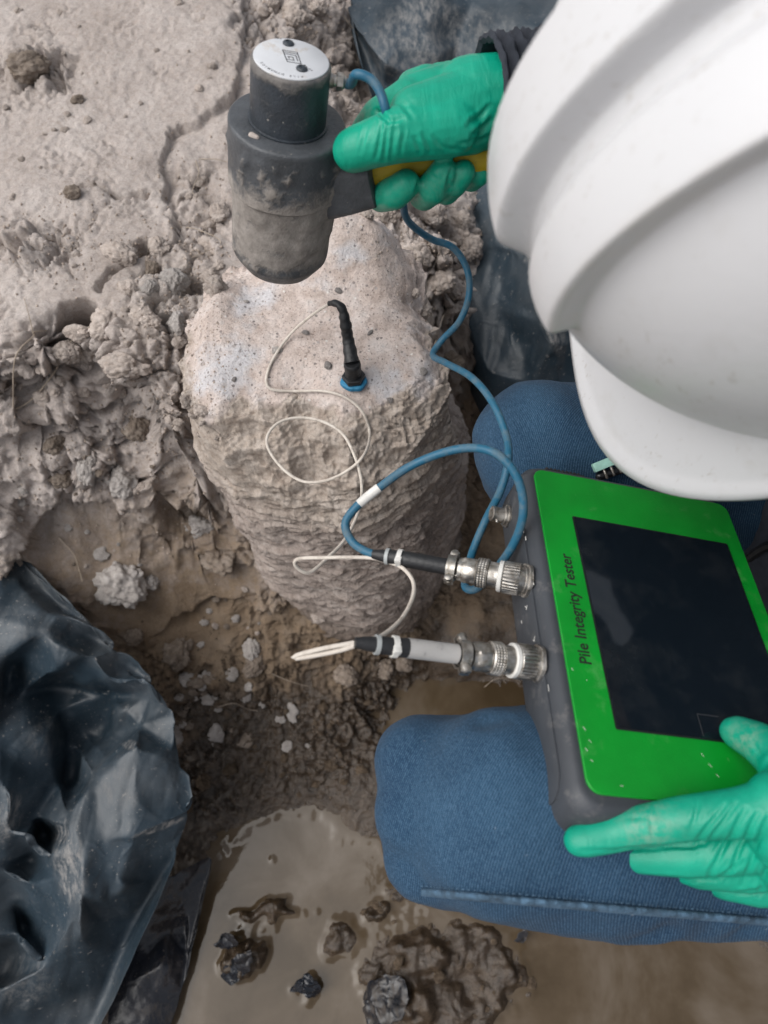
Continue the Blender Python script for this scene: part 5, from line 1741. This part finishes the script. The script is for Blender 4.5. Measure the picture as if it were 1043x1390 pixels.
G_SHEET = 'black plastic sheets lining the pit'
sheet('plastic_sheet', [
    (0, 728, .315), (20, 772, .315), (80, 822, .300), (130, 868, .285), (170, 902, .275), (210, 928, .265), (236, 970, .25), (251, 1040, .235), (258, 1088, .225), (264, 1101, .222),
    (246, 1150, .19), (215, 1196, .145), (176, 1250, .115), (160, 1300, .09), (126, 1390, .06), (90, 1480, .05),
    (-120, 640, .36), (-150, 800, .36), (-160, 950, .36), (-150, 1100, .32), (-140, 1300, .22), (-100, 1480, .12), (0, 1480, .08),
    (0, 812, .345), (50, 822, .345), (84, 832, .338), (130, 852, .322), (160, 880, .300),
    (0, 840, .352), (60, 862, .348), (120, 892, .328), (190, 922, .288),
    (0, 899, .330), (75, 914, .322), (150, 928, .302), (206, 930, .285),
    (10, 912, .24), (78, 930, .20), (148, 944, .20), (195, 944, .235), (30, 940, .245),
    (40, 985, .255), (70, 1000, .240), (20, 1030, .262), (0, 1000, .27), (85, 960, .205), (80, 1060, .205), (50, 1110, .215), (100, 1010, .17), (120, 1000, .155), (140, 975, .17), (98, 1060, .150), (60, 1135, .155), (45, 1165, .14),
    (0, 1060, .285), (12, 1085, .285), (38, 1134, .265), (40, 1150, .20), (10, 1130, .262), (0, 1180, .20), (20, 1220, .14), (20, 1290, .10), (0, 1330, .10), (32, 1262, .10),
    (185, 1008, .272), (150, 1036, .262), (126, 1056, .258), (90, 1098, .256), (48, 1150, .250), (196, 1018, .268), (226, 1028, .258), (220, 960, .258), (235, 1015, .25),
    (160, 965, .235), (190, 985, .225), (150, 1000, .18),
    (184, 1030, .270), (182, 1085, .258), (178, 1136, .250), (222, 1118, .242), (200, 1080, .250), (240, 1075, .236), (180, 1145, .238), (225, 1126, .230),
    (64, 1163, .250), (86, 1128, .258), (102, 1124, .260), (113, 1160, .256), (112, 1215, .246), (110, 1254, .238), (96, 1246, .228), (84, 1222, .224), (72, 1190, .232), (140, 1140, .246), (145, 1190, .226),
    (170, 1206, .216), (165, 1190, .222), (150, 1225, .206), (110, 1278, .190), (80, 1225, .214), (30, 1276, .190), (40, 1200, .19), (24, 1265, .16), (60, 1310, .172), (0, 1342, .165), (30, 1378, .120), (70, 1350, .135), (120, 1310, .125), (140, 1250, .155), (200, 1160, .205), (100, 1380, .075),
], 4, 4, 'large crumpled black plastic sheet draped down the pit side at lower left', 'plastic sheet', G_SHEET, 0.0040,
    [(95, 1170, 20, 55, -8, .95), (218, 1122, 36, 4, -20, 1.0), (10, 1110, 18, 34, 20, .8), (165, 1070, 30, 30, 0, .35), (30, 1330, 40, 40, 0, .35), (178, 1012, 10, 7, 0, .8), (40, 850, 50, 20, 20, .2), (60, 1000, 25, 30, 0, .3)], 3, folds_amp=0.0065)

sheet('plastic_sheet', [
    (456, -60, .55), (464, 0, .55), (480, 22, .548), (492, 52, .546), (505, 68, .545), (520, 86, .545), (545, 98, .53), (580, 107, .515),
    (500, 78, .50), (522, 120, .49), (560, 160, .46), (545, 60, .552), (570, 30, .560), (600, 70, .545), (600, -60, .57), (640, 0, .545), (622, 60, .515), (610, 110, .495),
    (660, 40, .545), (700, 20, .56), (720, -60, .56), (650, 100, .51), (700, 90, .52), (760, 0, .55), (800, 60, .55), (900, 0, .56), (1000, 60, .54), (1150, 0, .54),
    (610, 200, .45), (640, 230, .46), (622, 252, .455), (640, 275, .450), (652, 300, .455), (656, 340, .445), (656, 420, .420), (655, 505, .385), (655, 600, .28), (668, 300, .470),
    (672, 330, .466), (690, 400, .440), (712, 470, .410), (716, 520, .390), (676, 420, .425), (684, 500, .39), (700, 600, .30),
    (690, 290, .488), (712, 350, .480), (728, 395, .470), (742, 440, .455), (750, 464, .445), (735, 330, .500), (760, 420, .462), (780, 400, .47), (770, 470, .43), (790, 505, .40), (760, 520, .39), (780, 600, .32), (830, 380, .49), (850, 500, .42), (900, 300, .50), (950, 450, .45), (1000, 250, .50), (900, 600, .36), (1150, 500, .42), (800, 250, .52), (750, 200, .50), (700, 220, .49), (860, 180, .53),
], 4, 3, 'black plastic sheet spread over the bank behind the gloved hand and hat', 'plastic sheet', G_SHEET, 0.0030,
    [(585, 45, 45, 60, -30, .75), (738, 400, 16, 75, -18, .9), (750, 445, 10, 30, -10, 1.0), (632, 285, 8, 40, -28, .8), (550, 96, 45, 4, 14, .5), (560, 70, 60, 60, 0, .6), (660, 60, 50, 50, 0, .35)], 11, folds_amp=0.004)

sheet('plastic_scrap', [
    (290, 1160, .045), (262, 1172, .062), (235, 1186, .07), (205, 1202, .08), (180, 1240, .07), (282, 1185, .040), (256, 1240, .035), (225, 1215, .066), (200, 1265, .05), (230, 1262, .030), (252, 1258, .018), (254, 1300, .016), (248, 1350, .016), (232, 1400, .02), (160, 1295, .05),
    (200, 1290, .045), (225, 1310, .052), (180, 1330, .05), (215, 1345, .040), (165, 1375, .05), (200, 1385, .045), (140, 1400, .05), (200, 1460, .03),
], 4, 3, 'wet crumpled black plastic scrap lying half in the muddy puddle', 'plastic scrap', G_SHEET, 0.0060, [(220, 1320, 16, 22, 30, .35), (225, 1210, 30, 18, -30, .2), (215, 1375, 30, 14, 0, .5)], 21, None, 'wetsheet', 0.0008)
for i, (pp, lab) in enumerate([
    ([(288, 1283, .020), (310, 1266, .034), (322, 1276, .030), (320, 1284, .018), (300, 1290, .012)], 'small shiny black plastic shred on the left end of the mud lump'),
    ([(300, 1318, .006), (318, 1298, .042), (340, 1286, .046), (345, 1308, .034), (330, 1330, .014), (312, 1336, .004)], 'shiny black plastic shred wrapped over the lower end of the mud lump'),
    ([(392, 1345, .004), (410, 1334, .026), (425, 1318, .030), (436, 1342, .018), (432, 1354, .004), (408, 1352, .012)], 'shiny black plastic shred alone in the puddle'),
    ([(490, 1390, .004), (500, 1335, .020), (528, 1318, .042), (552, 1330, .048), (556, 1370, .044), (530, 1400, .034), (505, 1350, .034)], 'grey wet plastic flap plastered over the mud below the knee'),
    ([(700, 1275, .014), (712, 1262, .02), (718, 1270, .016), (704, 1286, .010)], 'tiny dark plastic shred beside the near thigh'),
]):
    sheet('plastic_shred', pp, 4, 2, lab, 'plastic shred', 'plastic shreds in the puddle', 0.0020, [(500, 1360, 60, 60, 0, .6)], 31 + i, None, 'wetsheet', 0.0042)
# ------------------------------------------------------------------ clods, stones and roots
def rock_mesh(seed, kind):
    bm = bmesh.new()
    bmesh.ops.create_icosphere(bm, subdivisions=5 if kind != 'flake' else 4, radius=1.0)
    V = np.array([v.co for v in bm.verts])
    r = np.random.default_rng(seed)
    off = r.random(3) * 50
    p = V + off
    if kind == 'stone':
        d = np.ones(len(V))
        for k in range(11):                      # broken faces
            n = r.normal(size=3); n /= np.linalg.norm(n)
            h = r.uniform(0.55, 0.85)
            t = V @ n
            d = np.where(t * d > h, h / np.maximum(t, 1e-6), d)
        d = d + 0.10 * fbm3(p[:, 0] * 3, p[:, 1] * 3, p[:, 2] * 3, 5, seed, 0.6, True) - 0.06
    elif kind == 'clod':
        n1 = fbm3(p[:, 0] * 1.3, p[:, 1] * 1.3, p[:, 2] * 1.3, 3, seed)
        c1, c2 = cells3(p[:, 0] * 2.6, p[:, 1] * 2.6, p[:, 2] * 2.6, seed)
        f1, f2 = cells3(p[:, 0] * 6, p[:, 1] * 6, p[:, 2] * 6, seed + 3)
        cut = np.ones(len(V))
        for k in range(7):
            nn = r.normal(size=3); nn /= np.linalg.norm(nn)
            hh = r.uniform(0.5, 0.85)
            t = V @ nn
            cut = np.where(t * cut > hh, hh / np.maximum(t, 1e-6), cut)
        d = (cut - 1) * 0.8 + 0.92 + 0.14 * n1 + 0.16 * (np.sqrt(np.clip(1 - c1 * c1, 0, 1)) - 0.8) - 0.10 * sstep(0.12, 0.0, c2 - c1) - 0.05 * f1 + 0.045 * fbm3(p[:, 0] * 9, p[:, 1] * 9, p[:, 2] * 9, 4, seed + 1, 0.6)
    elif kind == 'crumbly':
        c1, c2 = cells3(p[:, 0] * 4, p[:, 1] * 4, p[:, 2] * 4, seed)
        f1, f2 = cells3(p[:, 0] * 9, p[:, 1] * 9, p[:, 2] * 9, seed + 3)
        d = 0.82 + 0.2 * fbm3(p[:, 0] * 1.5, p[:, 1] * 1.5, p[:, 2] * 1.5, 3, seed) + 0.20 * (0.6 - c1) + 0.12 * (0.5 - f1)
    else:
        a = np.arctan2(V[:, 1], V[:, 0])
        d = 0.9 + 0.22 * fbm3(p[:, 0] * 1.6, p[:, 1] * 1.6, p[:, 2] * 0.2, 3, seed) + 0.05 * fbm3(p[:, 0] * 8, p[:, 1] * 8, p[:, 2] * 8, 3, seed)
    V = V * d[:, None]
    if kind == 'flake':
        V[:, 2] *= 0.28
        V[:, 2] += 0.10 * V[:, 0] * V[:, 1]
    for v, c in zip(bm.verts, V):
        v.co = c
    me = bpy.data.meshes.new(kind)
    bm.to_mesh(me); bm.free()
    me.polygons.foreach_set('use_smooth', np.ones(len(me.polygons), bool))
    if kind in ('stone',):
        me.polygons.foreach_set('use_smooth', np.zeros(len(me.polygons), bool))
        me.polygons.foreach_set('use_smooth', np.ones(len(me.polygons), bool))
    return me
PROTO = {}
for kind, mats in (('clod', ('clod', 'darkclod', 'wetclod')), ('stone', ('stone', 'agg')), ('crumbly', ('clod', 'darkclod', 'stone', 'wetclod')), ('flake', ('stone', 'clod', 'darkclod'))):
    for mt in mats:
        L = []
        for s in range(4):
            me = rock_mesh(s * 7 + 3, kind)
            me.materials.append(MT[mt])
            L.append(me)
        PROTO[kind, mt] = L
rr_ = random.Random(11)
def rock(px, py, w, h, kind, mt, name, label, cat, group=None, sink=0.35, ang=None, lift=0.0):
    """a clod w by h pixels wide, bedded on the ground seen at that pixel"""
    loc, nrm, dist = hit_normal(px, py)
    if loc is None:
        return
    s = dist / FPX / 2 * 0.95
    me = rr_.choice(PROTO[kind, mt])
    o = bpy.data.objects.new(name, me)
    scene.collection.objects.link(o)
    sx, sy = w * s, h * s
    sz = (sx + sy) / 2 * (0.75 if kind != 'flake' else 1.0)
    up_ = (Vector((0, 0, 1)) * 0.6 + nrm * 0.6 + Vector([float(c) for c in ROT[:, 2]]) * 0.4).normalized()
    xa = Vector([float(c) for c in ROT[:, 0]])
    xa = (xa - up_ * xa.dot(up_)).normalized()
    ya = up_.cross(xa)
    a = rr_.uniform(0, 6.28) if ang is None else math.radians(ang)
    # squash across the page axes, then a random turn of the stone itself
    base = Matrix(((xa.x, ya.x, up_.x), (xa.y, ya.y, up_.y), (xa.z, ya.z, up_.z)))
    inner = Matrix.Rotation(rr_.uniform(0, 6.28), 3, 'Z')
    m = base @ Matrix.Rotation(a if ang is not None else 0, 3, 'Z') @ Matrix.Diagonal((sx, sy, sz)) @ inner
    m4 = m.to_4x4()
    m4.translation = loc + up_ * (sz * (0.5 - sink) * (0.9 if kind != 'flake' else 0.25) + lift)
    o.matrix_world = m4
    tag(o, label, cat, group)
    return o

MARKS = []
USED = set()
# the ones that stand out, each by its own look and place
for a in [
    (236, 384, 40, 46, 'stone', 'stone', 'grey_stone', 'largest pale grey stone left of the hammer end, against the pile head', 'stone'),
    (204, 391, 24, 26, 'stone', 'stone', 'grey_stone', 'small grey stone just left of the largest pale grey stone', 'stone'),
    (241, 441, 32, 34, 'stone', 'stone', 'grey_stone', 'rounded grey stone wedged between the clay bank and the pile edge', 'stone'),
    (184, 578, 40, 50, 'clod', 'darkclod', 'clay_lump', 'egg shaped grey clay lump stuck alone on the smooth slope', 'clay lump'),
    (165, 792, 84, 74, 'crumbly', 'stone', 'clay_lump', 'large pale crumbly clay lump on the smooth mud wall', 'clay lump'),
    (137, 750, 30, 18, 'flake', 'stone', 'clay_flake', 'pale flake standing just above the large crumbly lump', 'clay flake'),
    (205, 790, 26, 24, 'crumbly', 'stone', 'clay_lump', 'small crumbly lump touching the right side of the large pale lump', 'clay lump'),
    (183, 864, 28, 26, 'crumbly', 'darkclod', 'clay_lump', 'small crumbly lump right below the large pale lump', 'clay lump'),
    (240, 888, 46, 50, 'crumbly', 'darkclod', 'clay_lump', 'grey crumbly lump beside the fold of the big plastic sheet', 'clay lump'),
    (343, 882, 26, 36, 'crumbly', 'stone', 'clay_lump', 'pale knobbly lump left of the white wire loop', 'clay lump'),
    (345, 904, 44, 18, 'crumbly', 'darkclod', 'clay_lump', 'low crumbly lump under the pale knobbly lump', 'clay lump'),
    (295, 999, 25, 34, 'flake', 'stone', 'clay_flake', 'oval grey flake lying on dark mud right of the plastic sheet', 'clay flake'),
    (397, 968, 17, 28, 'flake', 'stone', 'pale_pebble', 'whitish upright pebble on the churned mud', 'pebble'),
    (391, 1014, 17, 16, 'stone', 'stone', 'pale_pebble', 'small whitish pebble below the upright one', 'pebble'),
    (416, 1013, 11, 9, 'flake', 'stone', 'pale_pebble', 'tiny white chip right of the small whitish pebble', 'pebble'),
    (333, 1003, 22, 28, 'flake', 'darkclod', 'clay_flake', 'jagged brown grey flake between oval flake and pebbles', 'clay flake'),
    (335, 945, 18, 18, 'flake', 'stone', 'clay_flake', 'grey flake above the jagged brown flake', 'clay flake'),
    (280, 949, 26, 11, 'flake', 'stone', 'clay_flake', 'thin pale flake lying flat right of the sheet corner', 'clay flake'),
    (357, 956, 13, 10, 'flake', 'stone', 'clay_flake', 'small pale flake right of the grey flake', 'clay flake'),
    (118, 493, 30, 24, 'clod', 'clod', 'clay_lump', 'yellowish rounded clay lump on the edge of the dark hollow', 'clay lump'),
    (90, 480, 46, 44, 'clod', 'clod', 'clay_lump', 'blocky clay lump under the dark hole in the bank', 'clay lump'),
    (105, 452, 40, 26, 'clod', 'clod', 'clay_lump', 'grey clay lump lying in the mouth of the dark hole', 'clay lump'),
    (145, 440, 48, 60, 'clod', 'clod', 'clay_lump', 'tall clay lump right of the dark hole', 'clay lump'),
    (172, 500, 76, 44, 'clod', 'clod', 'clay_lump', 'long clay lump hanging over the dark hollow', 'clay lump'),
    (215, 336, 40, 26, 'clod', 'clod', 'clay_lump', 'rounded clay lump on the ledge left of the hammer', 'clay lump'),
    (165, 345, 60, 34, 'clod', 'clod', 'clay_lump', 'flat cracked clay lump left of the rounded one on the ledge', 'clay lump'),
    (205, 364, 26, 22, 'clod', 'darkclod', 'clay_lump', 'brown clay lump right above the small grey stone', 'clay lump'),
    (120, 638, 30, 50, 'crumbly', 'stone', 'clay_lump', 'upright pale crumbly lump on the ledge over the smooth wall', 'clay lump'),
    (166, 655, 44, 48, 'crumbly', 'stone', 'clay_lump', 'pale crumbly lump on the lip of the smooth wall', 'clay lump'),
    (82, 650, 34, 28, 'crumbly', 'darkclod', 'clay_lump', 'crumbly lump at the left on the ledge over the smooth wall', 'clay lump'),
    (75, 606, 40, 16, 'clod', 'darkclod', 'clay_lump', 'flat lump in the shade under the overhanging bank', 'clay lump'),
    (250, 690, 40, 34, 'clod', 'darkclod', 'clay_lump', 'clay lump beside the pit in the lip of the wall', 'clay lump'),
    (270, 715, 44, 36, 'crumbly', 'stone', 'clay_lump', 'pale broken lump against the lower left side of the pile', 'clay lump'),
    (300, 755, 110, 34, 'clod', 'darkclod', 'clay_lump', 'layered clay shelf sticking out at the pile foot', 'clay lump'),
    (618, 308, 44, 34, 'clod', 'clod', 'clay_lump', 'blocky clay lump at the edge of the sheet behind the cable', 'clay lump'),
    (635, 335, 36, 50, 'clod', 'clod', 'clay_lump', 'tall clay lump beside the cable bend and sheet', 'clay lump'),
    (588, 296, 46, 26, 'clod', 'clod', 'clay_lump', 'folded clay lump under the curled fingers', 'clay lump'),
    (566, 345, 54, 50, 'clod', 'clod', 'clay_lump', 'broad clay lump crossed by the blue cable', 'clay lump'),
    (600, 380, 50, 50, 'clod', 'clod', 'clay_lump', 'clay lump inside the curve of the blue cable', 'clay lump'),
    (576, 426, 30, 34, 'clod', 'clod', 'clay_lump', 'brownish clay lump on the broken right edge of the pile head', 'clay lump'),
    (530, 286, 34, 26, 'clod', 'clod', 'clay_lump', 'clay lump below the hammer socket', 'clay lump'),
    (497, 292, 26, 22, 'clod', 'clod', 'clay_lump', 'small clay lump right of the hammer body', 'clay lump'),
    (612, 490, 44, 34, 'clod', 'darkclod', 'clay_lump', 'dark lump in the gap between pile and plastic sheet', 'clay lump'),
    (438, 62, 30, 30, 'clod', 'clod', 'clay_lump', 'clay lump right of the white hammer cap', 'clay lump'),
    (470, 148, 34, 40, 'clod', 'clod', 'clay_lump', 'pale clay lump between the hammer and the thumb', 'clay lump'),
    (400, 22, 54, 38, 'clod', 'clod', 'clay_lump', 'clay lump above the white hammer cap', 'clay lump'),
    (300, 290, 30, 40, 'clod', 'clod', 'clay_lump', 'clay lump against the left side of the hammer', 'clay lump'),
    (285, 340, 50, 30, 'clod', 'clod', 'clay_lump', 'clay lump behind the pile left of the hammer end', 'clay lump'),
    (40, 92, 56, 30, 'crumbly', 'darkclod', 'clay_lump', 'dark crumbly clay lump on the flat ground at the far left', 'clay lump'),
    (106, 136, 18, 14, 'clod', 'darkclod', 'clay_lump', 'small reddish clay lump near the dark crumbly one', 'clay lump'),
    (99, 262, 24, 18, 'crumbly', 'darkclod', 'clay_lump', 'small dark crumb lump beside the crack in the ground', 'clay lump'),
    (520, 905, 40, 32, 'crumbly', 'darkclod', 'clay_lump', 'crumbly clump under the lower plug sleeve', 'clay lump'),
    (548, 900, 26, 34, 'crumbly', 'darkclod', 'clay_lump', 'grey clump right under the lower cable tie', 'clay lump'),
    (470, 915, 44, 28, 'crumbly', 'darkclod', 'clay_lump', 'brown clump between the wire loop and the lower plug', 'clay lump'),
    (432, 838, 26, 20, 'crumbly', 'clod', 'clay_lump', 'pale clump at the front foot of the pile', 'clay lump'),
]:
    rock(*a)
    MARKS.append((a[0], a[1], a[7]))
# clods that nothing tells apart, zone by zone
SHORT = {}
def short(lab):
    w = lab.split()
    for stop in (' left of ', ' right of ', ' against ', ' on ', ' beside ', ' stuck ', ' wedged ', ' standing ', ' touching ', ' lying ', ' just ', ' under ', ' above ', ' below ', ' between ', ' at ', ' in ', ' hanging ', ' crossed ', ' inside ', ' sticking ', ' behind ', ' near ', ' right ', ' left '):
        lab = lab.split(stop)[0]
    return lab
MARKS += [(481, 515, 'sensor'), (390, 60, 'hammer cap'), (385, 370, 'hammer end'), (415, 775, 'upper wire loop'), (400, 892, 'lower wire loop'), (265, 1100, 'outer corner of the big sheet'), (210, 930, 'big sheet fold'),
          (637, 385, 'blue cable bend'), (540, 265, 'curled index finger'), (470, 190, 'thumb tip'), (400, 1100, 'top of the puddle'), (520, 1060, 'near knee'), (575, 1215, 'seam end of the near knee'), (540, 1350, 'grey wet flap'), (515, 870, 'lower plug tail'), (460, 1272, 'round mud lump in the puddle'),
          (330, 60, 'ledge at the top'), (223, 240, 'bend of the ledge'), (150, 261, 'straight crack'), (105, 425, 'dark hole'), (0, 0, 'top corner of the flat ground'), (255, 560, 'left edge of the pile'), (400, 850, 'front foot of the pile'), (355, 1262, 'long mud lump in the puddle'), (700, 1270, 'tiny dark shred')]
def place_label(px, py, w, noun):
    best = sorted(MARKS, key=lambda q: math.hypot(q[0] - px, q[1] - py))
    size = 'tiny' if w < 10 else 'small' if w < 15 else 'mid-sized' if w < 24 else 'broad'
    for q in best[:14]:
        dx, dy = px - q[0], py - q[1]
        a = math.degrees(math.atan2(-dy, dx)) % 360
        dr = ('right of', 'up and right of', 'above', 'up and left of', 'left of', 'down and left of', 'below', 'down and right of')[int((a + 22.5) // 45) % 8]
        d = math.hypot(dx, dy)
        how = 'touching and ' if d < 14 else 'close ' if d < 40 else '' if d < 80 else 'well '
        s_ = short(q[2])
        L = f'{size} {noun} {how}{dr} the {s_}'
        n = sum(1 for k in MARKS if short(k[2]) == s_)
        if n > 1 or len(L.split()) > 16 or L in USED:
            continue
        USED.add(L)
        return L
    return None
G1 = 'clods along the left of the pile'
def scatter(n, boxes, smin, smax, kinds, name, label, cat, group, sink=0.42):
    noun = ' '.join(label.split(' ' + cat)[0].split()[-2:]) + ' ' + cat
    noun = noun.replace('small ', '')
    k = 0
    while k < n:
        cx, cy, rx, ry = rr_.choice(boxes)
        px, py = rr_.gauss(cx, rx), rr_.gauss(cy, ry)
        if not (-10 < px < 760 and -10 < py < 1390):
            continue
        k += 1
        w = smin + (smax - smin) * rr_.random() ** 2.2
        kd, mt = rr_.choice(kinds)
        rock(px, py, w, w * rr_.uniform(0.6, 1.0), kd, mt, name, place_label(px, py, w, noun) or label, cat, group, sink)
scatter(46, [(275, 350, 16, 60), (235, 500, 24, 50), (265, 600, 14, 50), (170, 520, 40, 20), (200, 420, 30, 30), (60, 510, 40, 20)], 12, 38, [('clod', 'clod'), ('clod', 'clod'), ('crumbly', 'clod')], 'clay_clod', 'pale dry clay clod in the crumbled strip along the left of the pile', 'clod', G1)
scatter(26, [(590, 330, 34, 34), (540, 290, 30, 10), (620, 410, 16, 30)], 12, 34, [('clod', 'clod'), ('crumbly', 'clod')], 'clay_clod', 'pale dry clay clod in the heap between the pile head and the far sheet', 'clod', 'clods right of the pile head')
scatter(24, [(400, 20, 40, 14), (450, 70, 16, 30), (350, 30, 14, 30)], 10, 30, [('clod', 'clod'), ('crumbly', 'clod')], 'clay_clod', 'pale dry clay clod behind the hammer cap', 'clod', 'clods behind the hammer')
scatter(44, [(255, 920, 18, 34), (290, 930, 26, 20), (330, 960, 30, 30), (240, 980, 12, 30)], 9, 26, [('flake', 'stone'), ('flake', 'darkclod'), ('flake', 'darkclod')], 'clay_flake', 'grey clay flake strewn on the dark mud right of the big sheet', 'flake', 'flakes on the dark mud')
scatter(40, [(80, 60, 60, 50), (60, 180, 50, 60), (60, 340, 50, 30), (150, 150, 60, 60), (290, 60, 30, 40)], 6, 15, [('clod', 'clod'), ('crumbly', 'clod')], 'clay_crumb', 'small clay crumb lying loose on the flat dry ground', 'crumb', 'crumbs on the flat ground')
scatter(36, [(130, 650, 60, 20), (60, 690, 30, 20), (200, 640, 40, 20), (330, 830, 40, 20), (120, 740, 60, 30)], 6, 16, [('crumbly', 'stone'), ('clod', 'clod'), ('crumbly', 'darkclod')], 'clay_crumb', 'small clay crumb stuck on the mud slope below the bank', 'crumb', 'crumbs on the mud slope')
scatter(36, [(420, 960, 50, 40), (400, 1050, 60, 20), (320, 1060, 40, 20), (560, 880, 50, 16)], 8, 26, [('clod', 'wetclod'), ('crumbly', 'wetclod')], 'mud_clod', 'dark wet mud clod on the churned mud in front of the pile', 'clod', 'wet clods in front of the pile', 0.5)
scatter(24, [(600, 1290, 50, 30), (640, 1340, 40, 30), (540, 1240, 20, 14)], 7, 20, [('clod', 'wetclod')], 'mud_clod', 'small wet mud bump on the muddy island below the knee', 'clod', 'wet bumps on the mud island', 0.55)

# grit too small to pick apart
def build_grit(name, mat, zones, label):
    V, F = [], []
    r = np.random.default_rng(5)
    ico = bmesh.new(); bmesh.ops.create_icosphere(ico, subdivisions=1, radius=1.0)
    iv = np.array([v.co for v in ico.verts]); fi = [[v.index for v in f.verts] for f in ico.faces]
    ico.free()
    for cx, cy, rx, ry, cnt in zones:
        for _ in range(cnt):
            px, py = r.normal(cx, rx), r.normal(cy, ry)
            loc, nrm, dist = hit_normal(px, py)
            if loc is None:
                continue
            s = dist / FPX * r.uniform(0.5, 1.8)
            k = len(V)
            w = iv * (1 + 0.3 * r.normal(size=(len(iv), 1))) * s
            V += (w + np.array(loc) + np.array(nrm) * s * 0.3).tolist()
            F += [tuple(i + k for i in f) for f in fi]
    o = link(name, mesh_np(name, V, np.array(F), True), MT[mat])
    tag(o, label, 'grit', kind='stuff')
build_grit('grit', 'grit', [(80, 330, 60, 30, 200), (250, 450, 40, 110, 900), (590, 340, 40, 50, 400), (150, 620, 90, 60, 500), (410, 40, 60, 50, 300)], 'fine pale clay grit strewn over the dry ground round the pile')
build_grit('grit', 'wetgrit', [(420, 980, 90, 60, 700), (300, 950, 60, 50, 400)], 'fine dark grit strewn over the wet mud')

# rootlets
def root(pts, r, label):
    P = [S(x, y, 0.004 + 0.004 * (i % 2)) for i, (x, y) in enumerate(pts)]
    # keep the strand from snapping to far surfaces
    o = MB().tube(spline(P, 60), np.linspace(r, r * 0.6, 60), 6).build('root_fibre', MT['root'])
    tag(o, label, 'root')
root([(0, 563), (40, 545), (72, 508), (92, 470), (110, 452), (140, 432)], .0010, 'long dry root fibre running up across the dark hollow at the left')
root([(18, 553), (21, 486), (46, 456), (48, 450), (88, 448)], .0009, 'forked dry root fibre with an upright end at the left edge')
root([(46, 456), (40, 430), (33, 405)], .0007, 'short root fibre branching up from the forked one')
root([(266, 218), (270, 235), (262, 262), (285, 264)], .0007, 'fine root fibre hanging beside the ledge left of the hammer')
root([(270, 216), (292, 216), (308, 220)], .0007, 'fine level root fibre reaching towards the hammer')
root([(245, 308), (270, 312), (300, 330), (260, 350)], .0007, 'fine curved root fibre above the grey stones')
root([(590, 310), (604, 284), (628, 282), (640, 284)], .0008, 'root fibre below the curled fingers')
root([(545, 320), (575, 302), (590, 290), (596, 268)], .0007, 'thin root fibre behind the hanging blue cable')
root([(588, 488), (592, 462), (604, 425), (621, 402)], .0009, 'pale upright root fibre at the broken edge of the pile')
root([(466, 20), (492, 62), (480, 100), (490, 140)], .0007, 'thin root fibre in the dark gap by the far sheet')
root([(80, 730), (100, 752), (108, 775), (112, 790)], .0011, 'dark root fibre on the smooth mud wall')
root([(295, 960), (318, 955), (335, 962), (350, 965)], .0007, 'thin root fibre on the dark mud')
root([(370, 915), (395, 925), (420, 932)], .0007, 'thin root fibre near the wire loop')
root([(655, 935), (672, 922), (690, 920)], .0006, 'thin root fibre over the small puddle by the tester')

# pebbles bedded in the concrete head
for (px, py, w, h, mt) in [(376, 477, 18, 13, 'stone'), (530, 543, 11, 8, 'darkclod'), (503, 452, 6, 13, 'darkclod'), (445, 497, 12, 12, 'darkclod'), (459, 395, 13, 9, 'darkclod'), (574, 505, 13, 12, 'stone'), (335, 410, 11, 7, 'stone'), (415, 452, 9, 11, 'darkclod'), (318, 515, 10, 6, 'darkclod')]:
    loc, nrm, dist = hit_normal(px, py)
    if loc is None:
        continue
    s = dist / FPX / 2 * 0.85
    o = bpy.data.objects.new('aggregate_pebble', rr_.choice(PROTO['stone', 'agg' if mt == 'darkclod' else 'stone']))
    scene.collection.objects.link(o)
    q = Vector(nrm).to_track_quat('Z', 'Y').to_matrix()
    m4 = (q @ Matrix.Rotation(rr_.uniform(0, 6), 3, 'Z') @ Matrix.Diagonal((w * s, h * s * 1.2, min(w, h) * s * 0.5))).to_4x4()
    m4.translation = loc - nrm * min(w, h) * s * 0.38
    o.matrix_world = m4
    o.parent = pile
    o.matrix_parent_inverse = pile.matrix_world.inverted()
